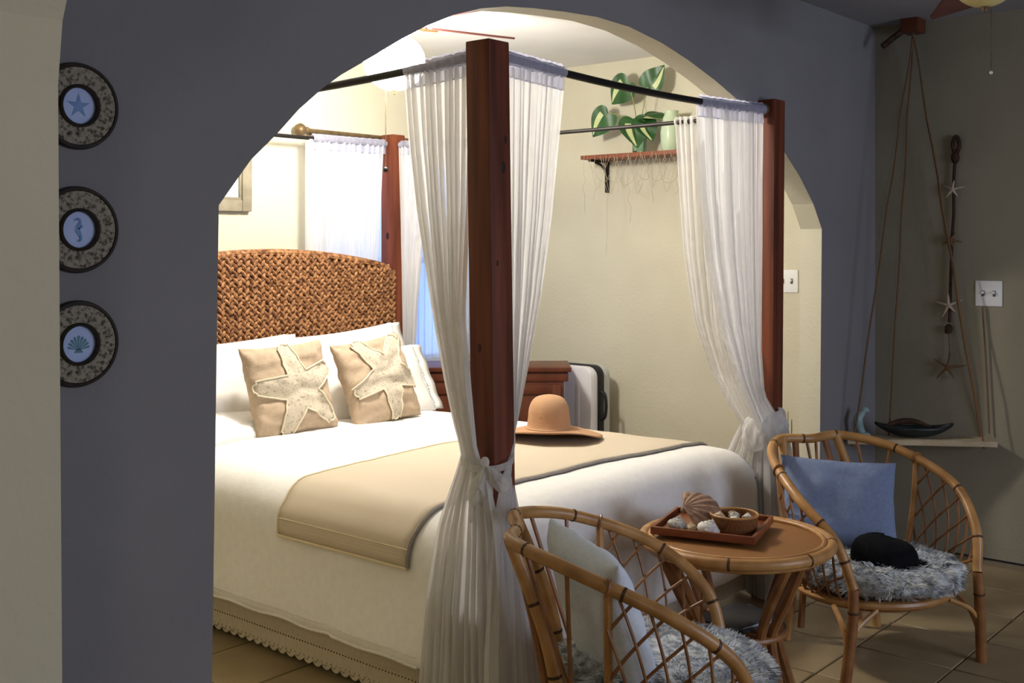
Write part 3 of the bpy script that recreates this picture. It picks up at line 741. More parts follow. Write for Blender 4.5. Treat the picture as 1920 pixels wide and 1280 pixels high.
# dresser set diagonally in the corner; local x runs along its front (to the right), y to the back
d = thing('dresser', 'dark mahogany dresser set diagonally in the bedroom corner', 'dresser', (2.0095, 1.7435, 0), math.atan2(-.761, .649))
Wd, Dd, Hd = .755, .32, .765
mb = MB(); mb.box(-Wd / 2 + .012, Wd / 2 - .012, .0, Dd, .06, Hd - .025); mb.build('carcass', M['darkwood'], d, bevel=.004)
mb = MB(); mb.box(-Wd / 2 - .012, Wd / 2 + .025, -.02, Dd + .005, Hd - .025, Hd); mb.build('top', M['darkwood'], d, bevel=.006)
mb = MB(); mb.box(-Wd / 2 - .0, Wd / 2 + .01, -.008, Dd, Hd - .075, Hd - .03); mb.build('top_moulding', M['darkwood'], d, bevel=.006)
for s_ in (-1, 1):
    x0, x1 = sorted((s_ * .012, s_ * (Wd / 2 - .03)))
    dr = MB()
    for a_, b_, c_, e_ in ((x0, x0 + .045, .09, Hd - .09), (x1 - .045, x1, .09, Hd - .09), (x0 + .045, x1 - .045, .09, .14), (x0 + .045, x1 - .045, Hd - .14, Hd - .09)): dr.box(a_, b_, -.018, -.001, c_, e_)
    do = dr.build('door', M['darkwood'], d, bevel=.003)
    mb = MB(); mb.box(x0 + .04, x1 - .04, -.009, -.001, .13, Hd - .13); mb.build('door_panel', M['darkwood'], do, bevel=.003)
for x in (-Wd / 2 + .04, Wd / 2 - .04):
    for y in (.03, Dd - .03):
        mb = MB(); mb.box(x - .025, x + .025, y - .025, y + .025, 0, .06); mb.build('leg', M['darkwood'], d, bevel=.004)
# suitcase
s = thing('suitcase', 'white hard shell suitcase with a black zip band standing beside the dresser', 'suitcase', (2.625, 1.70, 0))
def rbox(x0, x1, y0, y1, z0, z1, rad):
    mb = MB(); n = 8; prof = []
    for cx, cz, a0 in ((y1 - rad, z1 - rad, 0), (y0 + rad, z1 - rad, PI / 2), (y0 + rad, z0 + rad, PI), (y1 - rad, z0 + rad, 1.5 * PI)):
        for k in range(n + 1): a = a0 + PI / 2 * k / n; prof.append((cx + rad * math.cos(a), cz + rad * math.sin(a)))
    m = len(prof); vs = [(x, y, z) for x in (x0, x1) for y, z in prof]
    mb.add(vs, [(j, (j + 1) % m, m + (j + 1) % m, m + j) for j in range(m)] + [tuple(range(m)), tuple(range(2 * m - 1, m - 1, -1))]); return mb
rbox(-.095, -.03, -.20, .22, .05, .735, .06).build('front_shell', M['white_shell'], s, bevel=.012)
rbox(-.03, .02, -.205, .225, .045, .74, .06).build('zip_band', M['black_plastic'], s, bevel=.004)
rbox(.02, .085, -.20, .22, .05, .735, .06).build('rear_shell', M['grey_shell'], s, bevel=.012)
for k in range(3):
    mb = MB(); mb.box(-.099, -.094, -.12 + k * .1, -.10 + k * .1, .14, .64); mb.build('shell_rib', M['white_shell'], s, bevel=.002)
mb = MB(); mb.tube(cr([(-.005, -.20, .60), (-.005, -.228, .58), (-.005, -.236, .52), (-.005, -.228, .46), (-.005, -.20, .44)], 5), .009, 8); mb.build('carry_handle', M['black_plastic'], s)
for x in (-.075, .06):
    for y in (-.16, .18):
        mb = MB(); mb.lathe([(.024, -.012), (.024, .012)], 14, c=(x, y, .024), mtx=Matrix.Rotation(PI / 2, 4, 'Y')); mb.box(x - .016, x + .016, y - .014, y + .014, .03, .055); mb.build('wheel', M['black_plastic'], s)
# straw hat
h = thing('sun_hat', 'tan wide brim straw sun hat lying on the bed runner', 'hat', (1.178, .715, .618), .3)
mb = MB(); rows = []; prof = []
n = 56
for k in range(26):
    t = k / 25
    if t < .5:       # crown, from the top centre down
        a = t / .5; rr = .083 * math.sin(min(1, a * 1.25) * PI / 2) ** .8 + (.006 * max(0, a - .8) / .2); z = .125 * (1 - max(0, a - .22) / .78) if a > .22 else .125 + .006 * (1 - (a / .22) ** 2)
        if a > .22: z = .125 * (1 - ((a - .22) / .78) ** 1.6)
        prof.append((rr, z, 0))
    else:
        a = (t - .5) / .5; prof.append((.089 + .132 * a, -.002 - .018 * a, a))
for rr, z, a in prof:
    row = []
    for j in range(n):
        th = 2 * PI * j / n; wv = a * a * (.011 * math.cos(2 * th - 7.0) + .027 * math.cos(th - 3.4) + .002 * math.sin(5 * th))
        row.append(Vector((rr * math.cos(th) * 1.03, rr * math.sin(th) * .97, z + wv + .042)))
    rows.append(row)
mb.grid(rows, wrap=True); o = mb.build('crown_and_brim', M['straw'], h, weld=True, sharp=80)
md = o.modifiers.new('thick', 'SOLIDIFY'); md.thickness = .003
mb = MB(); mb.tube(rows[-1], .003, 6, closed=True); mb.build('brim_edge', M['straw'], h)
mb = MB(); mb.tube([p + Vector((0, 0, .004)) for p in rows[13]], .0035, 6, closed=True); mb.build('hat_band', M['straw'], h)
# picture frame on the back wall
p = thing('picture_frame', 'weathered grey picture frame hanging on the back wall above the headboard', 'picture frame', (.617, 2.298, 1.71))
fw, fh = .25, .15
for nm, x0, x1, z0, z1 in (('frame_side', -fw, -fw + .055, -fh, fh), ('frame_side', fw - .055, fw, -fh, fh), ('frame_rail', -fw + .055, fw - .055, -fh, -fh + .055), ('frame_rail', -fw + .055, fw - .055, fh - .055, fh)):
    mb = MB(); mb.box(x0, x1, -.03, 0, z0, z1); mb.build(nm, M['frame'], p, bevel=.006)
mb = MB(); mb.box(-fw + .05, fw - .05, -.012, -.004, -fh + .05, fh - .05); mb.build('mat_board', M['mat_board'], p)
for x0, x1, z0, z1 in ((-fw + .055, fw - .055, -fh + .055, -fh + .067), (fw - .067, fw - .055, -fh + .067, fh - .055)):
    mb = MB(); mb.box(x0, x1, -.022, -.005, z0, z1); mb.build('inner_lip', M['frame'], p, bevel=.002)
# switch plates
def switch(label, loc):
    t = thing('switch_plate', label, 'light switch', loc, 0, 'double switch plates')
    mb = MB(); mb.box(-.006, 0, -.058, .058, -.057, .057); mb.build('plate', M['plate'], t, bevel=.003)
    for y in (-.024, .024):
        mb = MB(); mb.box(-.008, -.005, y - .006, y + .006, -.013, .013); sl = mb.build('toggle_slot', M['slot'], t)
        mb = MB(); mb.box(-.020, -.006, y - .004, y + .004, -.001, .010); mb.build('toggle', M['plate'], sl, bevel=.001)
switch('white double switch plate on the cream wall beyond the arch, right of the bed', (UMAX, .484, 1.22))
switch('white double switch plate on the dim right wall above the hanging shelf', (UMAX, -.495, 1.185))
# wall shelf with bracket, plant, bottle, net
sh = thing('wall_shelf', 'reddish wooden wall shelf on a black bracket, holding a pothos plant', 'shelf', (UMAX, 1.25, 1.90))
mb = MB(); mb.box(-.20, 0, -.42, .39, -.022, 0); mb.build('board', M['shelfwood'], sh, bevel=.003)
for y in (.345, -.33):
    mb = MB()
    mb.box(-.014, -.001, y - .011, y + .011, -.20, -.023); mb.box(-.175, -.012, y - .011, y + .011, -.033, -.023)
    mb.tube(cr([(-.012, y, -.135), (-.022, y, -.085), (-.06, y, -.05), (-.12, y, -.034)], 6), .008, 6)
    mb.build('bracket', M['black_metal'], sh)
nt_ = MB(); rnd = random.Random(3)
for k in range(9):
    y = .36 - k * .075; dp = (.30, .22, .52, .18, .35, .15, .24, .12, .2)[k]
    pts = [(-.205, y, .002), (-.208, y, -.03)]
    for q_ in range(1, 9): pts.append((-.205 + rnd.uniform(-.006, .006), y + rnd.uniform(-.012, .012), -.03 - dp * q_ / 8))
    nt_.tube(pts, .0012, 4)
for k in range(7):
    y0 = .34 - k * .09; nt_.tube(cr([(-.207, y0, -.01), (-.209, y0 - .05, -.10 - .03 * (k % 3)), (-.209, y0 - .13, -.15), (-.207, y0 - .19, -.02)], 5), .0011, 4)
    nt_.tube(cr([(-.207, y0 - .02, -.02), (-.209, y0 - .07, -.19 - .03 * (k % 2)), (-.209, y0 - .12, -.09), (-.207, y0 - .16, -.01)], 5), .0011, 4)
no = nt_.build('hanging_net', M['net'], None, loc=(UMAX, 1.25, 1.90)); tag(no, 'thin frayed net hanging over the front of the wall shelf', 'net')
pl = thing('pothos_plant', 'green pothos plant with variegated leaves in a glass jar on the wall shelf', 'plant', (2.70, 1.30, 1.90))
mb = MB(); mb.lathe([(.0, .001), (.034, .001), (.038, .01), (.04, .09), (.03, .115), (.026, .14), (.029, .145), (.024, .14), (.028, .112), (.036, .09), (.034, .012), (.0, .01)], 20); mb.build('glass_jar', M['bottle'], pl)
def leaf(tip_dir, base, L_, wid, nrm, stem_from, fold=.25):
    t = Vector(tip_dir).normalized(); nn = Vector(nrm).normalized(); nn = (nn - t * nn.dot(t)).normalized(); sd = t.cross(nn); base = Vector(base)
    half = cr([(.02, 0, 0), (-.07, .22, 0), (-.11, .48, 0), (-.05, .78, 0), (.10, .97, 0), (.28, 1.0, 0), (.48, .86, 0), (.68, .58, 0), (.86, .27, 0), (1.0, 0, 0)], 3)
    rows = []
    for sg in (-1, 1):
        for x, y, _ in half:
            row = []; xm = max(.02, min(1, x + .10 * (1 - x)))
            for j in range(6):
                q_ = j / 5; xx = lerp(xm, x, q_); yy = sg * y * q_
                row.append(base + t * (xx * L_) + sd * (yy * wid) + nn * (fold * abs(yy) * wid * .5 - .14 * L_ * xx * xx + .003 * math.sin(9 * xx + 4 * yy)))
            rows.append(row)
    mb = MB(); hn = len(half); mb.grid(rows[:hn]); mb.grid(rows[hn:])
    for k in range(len(mb.f)):
        i, j = (k // 5) % (hn - 1), k % 5; mb.m[k] = 1 if k >= 5 * (hn - 1) and 1 <= j <= 2 and 11 < i < 25 else 0
    o = mb.build('leaf', [M['leaf'], M['leaf_pale']], pl, sharp=80)
    mb = MB(); mb.tube(cr([stem_from, (Vector(stem_from) + base) / 2 + Vector((0, 0, .02)), base], 6), .0028, 6); mb.build('stem', M['stem'], pl)
Cn = (-.75, -.55, .35)
# local coordinates around (2.70, 1.30, 1.90): +y is left in the picture
leaf((0, .55, -.5), (0, .07, .395), .17, .082, Cn, (0, .01, .14))
leaf((0, -.65, .75), (0, -.055, .352), .15, .07, Cn, (0, -.005, .14))
leaf((-.1, .6, -.75), (-.02, .19, .235), .17, .075, Cn, (0, .012, .13))
leaf((-.1, -.9, -.12), (-.02, -.045, .20), .17, .062, (-.4, -.3, .85), (0, 0, .13))
leaf((-.12, -.25, -.9), (-.05, .005, .185), .165, .085, Cn, (0, 0, .13))
leaf((-.1, -.5, -.8), (-.03, -.05, .17), .13, .06, Cn, (0, -.01, .13))
vz = MB(); vz.lathe([(0, .001), (.045, .001), (.055, .02), (.06, .10), (.05, .17), (.035, .20), (.038, .215), (.03, .21), (.045, .165), (.052, .1), (.045, .02), (0, .012)], 24)
tag(vz.build('vase', M['green_glass'], None, loc=(2.70, 1.095, 1.90)), 'pale green vase on the wall shelf half hidden by the curtain', 'vase')

# ---- ceiling fans
def fan(label, loc, angles, L_, wid, pitch, globe_mat, globe_r, globe_c, chain, ballm, zb, br=.0105):
    """loc: on the ceiling; zb: blade height below ceiling"""
    t = thing('ceiling_fan', label, 'ceiling fan', loc)
    mb = MB(); mb.lathe([(0, 0), (.07, 0), (.065, -.03), (.03, -.05), (.014, -.052), (.014, zb + .06), (.05, zb + .055), (.09, zb + .03), (.095, zb - .02), (.07, zb - .045), (.045, zb - .05), (.045, globe_c + globe_r * .75), (.0, globe_c + globe_r * .75)], 28)
    mb.build('motor_housing', M['bronze'], t)
    for a in angles:
        R = Matrix.Rotation(a, 4, 'Z') @ Matrix.Rotation(pitch, 4, 'X')
        mb = MB(); rows = []
        outline = [(.15, wid * .36), (.20, wid * .42), (.4, wid * .48), (L_ - .05, wid * .5), (L_ - .008, wid * .44), (L_, wid * .36)]
        vs = []; fs = []
        for zz in (-.004, .004):
            for x, w in outline: vs += [R @ Vector((x, -w, zz)) + Vector((0, 0, zb)), R @ Vector((x, w, zz)) + Vector((0, 0, zb))]
        m = len(outline) * 2
        for i in range(len(outline) - 1):
            fs += [(2 * i, 2 * i + 1, 2 * i + 3, 2 * i + 2), (m + 2 * i, m + 2 * i + 2, m + 2 * i + 3, m + 2 * i + 1), (2 * i, 2 * i + 2, m + 2 * i + 2, m + 2 * i), (2 * i + 1, m + 2 * i + 1, m + 2 * i + 3, 2 * i + 3)]
        fs += [(0, m, m + 1, 1), (m - 2, m - 1, 2 * m - 1, 2 * m - 2)]
        mb.add(vs, fs); bl = mb.build('blade', M['fanwood'], t, smooth=False)
        mb = MB(); mb.tube([R @ Vector(q_) + Vector((0, 0, zb)) for q_ in ((.08, 0, -.002), (.13, 0, -.012), (.2, 0, -.008))], .011, 6); mb.build('blade_iron', M['bronze'], bl)
    mb = MB(); prof = []
    for k in range(15):
        a = -PI / 2 + (PI * .80) * k / 14; prof.append((max(0, globe_r * math.cos(a)), globe_c + globe_r * .92 * math.sin(a)))
    mb.lathe(prof, 28); mb.build('light_globe', globe_mat, t)
    zb_ = globe_c - globe_r * .92
    mb = MB(); mb.lathe([(0, zb_ - .016), (.006, zb_ - .014), (.009, zb_ - .006), (.014, zb_ - .0), (.0, zb_ + .004)], 12); mb.build('globe_finial', M['bronze'], t)
    cx, cy, c0, c1 = chain
    mb = MB(); mb.tube([(cx, cy, c0), (cx + .001, cy, (c0 + c1) / 2), (cx, cy, c1)], .0016, 5); ch = mb.build('pull_chain', M['bronze'], t)
    mb = MB(); mb.ball((cx, cy, c1 - .008), (br, br, br * 1.1), 10, 8); mb.build('chain_ball', ballm, ch)
    return t
fan('ceiling fan with a lit globe above the bed', (.815, 1.24, CEIL), [(-.30 + k * 2 * PI / 5) for k in range(5)], .56, .13, .2, M['lamp'], .128, -.285, (-.03, .02, -.40, -.72), M['black_plastic'], -.13)
fz = (.761, .649); fx = (.649, -.761)
bd = (fx[0] * .23 + fz[0] * .97, fx[1] * .23 + fz[1] * .97)
hub = (-2.382 + fx[0] * 1.435 + fz[0] * 3.40, -2.124 + fx[1] * 1.435 + fz[1] * 3.40)
a0 = math.atan2(bd[1], bd[0])
fan('dark wooden ceiling fan with an unlit amber globe in the top right corner', (hub[0], hub[1], CEIL), [a0, a0 + 1.5708, a0 + 3.1416, a0 - 1.5708], .66, .165, -.27, M['globe_off'], .10, -.225, (.028, -.01, -.30, -.505), M['plate'], -.20, .005)

# ================================================================== WALL DISCS
def disc(label, z, motif):
    t = thing('wall_medallion', label, 'wall plaque', (-1.223, .03, z), 0, 'round carved wall plaques')
    R = Matrix.Rotation(PI / 2, 4, 'X')      # local z -> towards the room (-v)
    mb = MB(); rows = []; rnd = random.Random(int(z * 100))
    for i in range(13):
        rr = lerp(.042, .080, i / 12); rows.append([R @ Vector((rr * math.cos(2 * PI * k / 120), rr * math.sin(2 * PI * k / 120), .013 + .0035 * nz(rr * math.cos(2 * PI * k / 120) * 140, rr * math.sin(2 * PI * k / 120) * 140, z * 20) * math.sin(PI * i / 12))) for k in range(120)])
    mb.grid(rows, wrap=True); c_ = mb.build('carved_ring', M['carved'], t, sharp=80); c_['label'] = 'carved openwork ring'
    mb = MB(); mb.lathe([(.079, .0), (.087, .0), (.0885, .006), (.086, .014), (.080, .016), (.078, .012)], 72, mtx=R, cap=False); mb.build('outer_rim', M['rim_dark'], t)
    mb = MB(); mb.lathe([(.0435, .010), (.0435, .018), (.040, .0205), (.037, .018), (.0365, .008)], 60, mtx=R, cap=False); mb.build('inner_rim', M['rim_dark'], t)
    mb = MB(); mb.lathe([(.0, .006), (.037, .006), (.037, .009), (.0, .009)], 48, mtx=R); pr = mb.build('picture', M['paleblue'], t); pr['label'] = 'pale blue picture disc'
    mb = MB(); mm = M['printblue']
    def poly(pts, zz=.0096): mb.add([R @ Vector((x, y, zz)) for x, y in pts], [tuple(range(len(pts)))])
    if motif == 'starfish':
        pts = []
        for k in range(10):
            a = PI / 2 + k * PI / 5; rr = .026 if k % 2 == 0 else .0095; pts.append((rr * math.cos(a), rr * math.sin(a)))
        for k in range(10): poly([(0, 0), pts[k], pts[(k + 1) % 10]])
    elif motif == 'seahorse':
        cv = cr([(-.010, .018, 0), (-.003, .022, 0), (.003, .018, 0), (.002, .010, 0), (-.003, .002, 0), (.001, -.008, 0), (.005, -.016, 0), (.002, -.023, 0), (-.004, -.021, 0)], 5)
        ws = [interp([(0, .0012), (.2, .003), (.3, .003), (.5, .0062), (.7, .004), (1, .0012)], k / (len(cv) - 1)) for k in range(len(cv))]
        for k in range(len(cv) - 1):
            d_ = (cv[min(k + 2, len(cv) - 1)] - cv[k]).normalized(); n_ = Vector((-d_.y, d_.x, 0)); a, b_ = cv[k], cv[k + 1]
            poly([(a + n_ * ws[k]).xy, (a - n_ * ws[k]).xy, (b_ - n_ * ws[k + 1]).xy, (b_ + n_ * ws[k + 1]).xy])
        poly([(.004, .008), (.010, .010), (.009, .003), (.003, .002)])
    else:
        mm = M['printteal']
        for k in range(9):
            a = PI / 2 + (k - 4) * .33; a2 = .115; L_ = .027 - .0012 * abs(k - 4)
            b0 = Vector((0, -.012)); poly([b0, b0 + Vector((math.cos(a - a2), math.sin(a - a2))) * L_, b0 + Vector((math.cos(a), math.sin(a))) * (L_ + .003), b0 + Vector((math.cos(a + a2), math.sin(a + a2))) * L_])
        poly([(-.010, -.018), (.010, -.018), (.005, -.010), (-.005, -.010)])
    mb.build('motif', mm, pr, smooth=False)
disc('topmost round carved plaque with a blue starfish picture on the grey wall', 1.683, 'starfish')
disc('middle round carved plaque with a blue seahorse picture on the grey wall', 1.432, 'seahorse')
disc('lowest round carved plaque with a teal scallop picture on the grey wall', 1.200, 'scallop')

# ================================================================== HANGING CORNER SHELF
hs = thing('hanging_shelf', 'driftwood plank shelf hung on ropes in the right corner', 'shelf', (2.60, -.24, .54))
ang = math.atan2(-.55, .36); ca, sa = math.cos(ang), math.sin(ang)
def hl(x, y, z): return (x * ca - y * sa, x * sa + y * ca, z)
mb = MB(); rows_t = []; n = 24
for zz in (0, -.022):
    rows_t.append([Vector(hl(lerp(-.30, .335, k / n), -.075 + .006 * nz(k * .35, 2), zz)) for k in range(n + 1)]); rows_t.append([Vector(hl(lerp(-.29, .325, k / n), .075 + .008 * nz(k * .3, 8), zz)) for k in range(n + 1)])
a, b_, c_, d_ = rows_t; mb.grid([a, b_]); mb.grid([c_, d_]); mb.grid([a, c_]); mb.grid([b_, d_]); mb.add([a[0], b_[0], d_[0], c_[0]], [(0, 1, 2, 3)]); mb.add([a[-1], b_[-1], d_[-1], c_[-1]], [(0, 1, 2, 3)])
mb.build('plank', M['drift'], hs, weld=True, sharp=40)
apex = Vector((2.735, -.185, 2.375)) - Vector((2.60, -.24, .54))
for (x, y), mm in (((-.275, -.06), 'rope'), ((-.10, .055), 'rope'), ((.285, -.055), 'rope'), ((.305, .055), 'rope')):
    p0 = Vector(hl(x, y, -.026)); pts = [p0.lerp(apex, k / 14) + Vector((.003 * math.sin(k * 2.1), .003 * math.cos(k * 1.7), 0)) * (0 < k < 14) for k in range(15)]
    mb = MB(); mb.tube(pts, .0042, 6); mb.build('rope', M[mm], hs)
    mb = MB(); mb.ball(p0, (.009, .009, .008), 8, 6); mb.build('rope_knot', M[mm], hs)
hk = thing('ceiling_hook', 'dark wooden ceiling block with a slanted strut holding the shelf ropes', 'hook', (2.735, -.185, CEIL))
mb = MB(); mb.box(-.05, .05, -.04, .04, -.065, 0); mb.build('block', M['darkwood'], hk, bevel=.005)
mb = MB(); mb.tube([(-.03, .03, -.05), (-.06, .075, -.09), (-.085, .11, -.125)], .014, 6); mb.build('strut', M['iron'], hk)
mb = MB(); mb.tube([(0, 0, -.06), (0, .0, -.075), (.012, 0, -.085), (0, 0, -.095), (-.01, 0, -.085)], .004, 6); mb.build('hook_eye', M['iron'], hk)
# dish and figurine on the plank
def on_plank(x, y): q = hl(x, y, 0); return (2.60 + q[0], -.24 + q[1], .541)
q = on_plank(-.0, .0); bt = thing('boat_dish', 'dark boat shaped dish lying on the hanging shelf', 'dish', q, ang)
rows = []
for i in range(25):
    x = lerp(-.17, .17, i / 24); t = x / .17; w = .055 * (1 - t * t) ** .7 + .003; zb = .002 + .055 * abs(t) ** 2.6; ht = .038 * (1 - abs(t) ** 2) + .012
    rows.append([Vector((x, w * math.sin(a), zb + ht * (1 - math.cos(a)))) for a in [lerp(-1.5, 1.5, k / 12) for k in range(13)]])
mb = MB(); mb.grid(rows); o = mb.build('hull', M['darkboat'], bt, sharp=80); md = o.modifiers.new('thick', 'SOLIDIFY'); md.thickness = .005
mb = MB(); mb.tube(cr([(-.13, 0, .045), (-.07, .01, .066), (0, .012, .07), (.07, .0, .05)], 6), [.006 + .008 * math.sin(PI * k / 18) for k in range(19)], 8); mb.build('driftwood_stick', M['iron'], bt)
q = on_plank(-.225, .0); fg = thing('figurine', 'pale turquoise ceramic figurine standing at the left end of the hanging shelf', 'figurine', q, ang)
mb = MB(); mb.lathe([(0, 0), (.036, 0), (.038, .008), (.028, .018), (.0, .02)], 18); mb.build('base', M['turq'], fg)
mb = MB(); cv = cr([(.0, 0, .012), (-.012, 0, .045), (-.016, 0, .08), (.0, 0, .105), (.014, 0, .12), (.030, 0, .112)], 6)
mb.tube(cv, [interp([(0, .017), (.4, .021), (.65, .014), (.8, .015), (1, .006)], k / (len(cv) - 1)) for k in range(len(cv))], 10); mb.ball((.008, 0, .119), (.015, .012, .014), 10, 8); mb.build('body', M['turq'], fg)
mb = MB(); mb.add([(-.028, -.003, .085), (-.048, 0, .07), (-.03, .003, .05), (-.022, -.004, .06)], [(0, 1, 2), (0, 2, 3), (0, 3, 1), (1, 3, 2)]); mb.build('fin', M['turq'], fg)
# iron ornament with starfish
orn = thing('wall_ornament', 'rusty iron rod hung on the right wall with dried starfish tied along it', 'ornament', (2.80, -.345, 1.45))
ov = lambda y, z: (0, y + .345, z - 1.45)
mb = MB(); mb.tube([Vector(ov(-.357 + .014 * math.cos(a), 1.858 + .036 * math.sin(a))) for a in [2 * PI * k / 20 for k in range(20)]], .0095, 8, closed=True); mb.build('loop', M['iron'], orn)
mb = MB(); mb.ball(ov(-.353, 1.80), (.015, .019, .03), 10, 8); mb.build('loop_knot', M['iron'], orn)
mb = MB(); mb.tube([ov(-.353, 1.80), ov(-.346, 1.69), ov(-.347, 1.55), ov(-.339, 1.43), ov(-.333, 1.25), ov(-.327, 1.05)], .0075, 8); mb.build('rod', M['iron'], orn)
mb = MB(); mb.ball(ov(-.324, 1.02), (.012, .018, .022), 10, 8); mb.ball(ov(-.316, 1.008), (.01, .012, .012), 8, 6); mb.build('rod_end', M['iron'], orn)
mb = MB(); mb.tube([ov(-.324, 1.0), ov(-.328, .93), ov(-.324, .855)], .0028, 6); mb.build('string', M['rope'], orn)
def brittle(y, z, L_, rot, m):
    mb = MB(); c = Vector(ov(y, z)) + Vector((-.014, 0, 0))
    for k in range(5):
        a = rot + k * 2 * PI / 5; dv = Vector((0, math.cos(a), math.sin(a))); dl = L_ * (1 + .2 * math.sin(k * 2.3))
        mb.tube([c, c + dv * dl * .5 + Vector((.004, 0, 0)), c + dv * dl + Vector((.012, 0, 0))], [.0075, .0055, .002], 6)
    mb.build('starfish', m, orn)
brittle(-.345, 1.655, .045, PI / 2 + .1, M['starfish']); brittle(-.338, 1.425, .04, PI / 2 + .5, M['rope']); brittle(-.328, 1.128, .058, PI / 2 - .1, M['starfish']); brittle(-.324, .845, .07, PI / 2 + .15, M['rope'])
# cord under the right switch
mb = MB(); mb.tube([(2.80, -.474, 1.125), (2.803, -.49, .84), (2.80, -.503, .56)], .004, 6)
tag(mb.build('cord', M['rope']), 'thin brown cord running from the right wall switch down to the hanging shelf', 'cord')
# dried twigs in a tall vase in the corner behind the right post
tv = thing('twig_vase', 'dry yellow twigs standing in a tall vase beyond the right bed post', 'plant', (2.66, .44, 0))
mb = MB(); mb.lathe([(0, .001), (.05, .001), (.06, .02), (.065, .15), (.05, .28), (.035, .34), (.04, .36), (.033, .355), (.045, .28), (.058, .15), (.052, .02), (0, .015)], 20); mb.build('vase', M['darkwood'], tv)
for k, (x, y, z) in enumerate(((.0, .055, .57), (.01, .035, .545), (0, -.035, .59), (.02, -.045, .55), (-.01, -.02, .51), (0, .01, .50))):
    mb = MB(); mb.tube(cr([(0, 0, .25), (x * .3, y * .4 + .008, .36), (x, y * .8 - .006, z - .09), (x + .004, y, z)], 5), [.003] * 15 + [.0018], 5); mb.build('twig', M['twig'], tv)

# ================================================================== RATTAN CHAIRS
HC = [(0, -.312, .682), (.142, -.318, .685), (.271, -.17, .651), (.328, .05, .565), (.290, .197, .449), (.256, .243, .307)]
HP = cr([(-x, y, z) for x, y, z in HC[:0:-1]] + HC, 12)       # full hoop, 121 points
def hoop_at(s):      # s in -5 .. 5
    f_ = (s + 5) * 12; i = max(0, min(int(f_), 119)); return HP[i].lerp(HP[i + 1], f_ - i)
RZ = .235
def ring_at(a): return Vector((.262 * math.cos(a), .02 + .245 * math.sin(a), RZ))
def ring_for(s): return ring_at(-PI / 2 + s / 5 * 2.35)
def node_rings(parent, name, pts, r, idx):
    for i in idx:
        mb = MB(); a = pts[i]; t = (pts[min(i + 1, len(pts) - 1)] - pts[max(i - 1, 0)]).normalized()
        mb.tube([a - t * .004, a, a + t * .004], [r * 1.02, r * 1.10, r * 1.02], 10); mb.build(name, M['node'], parent)
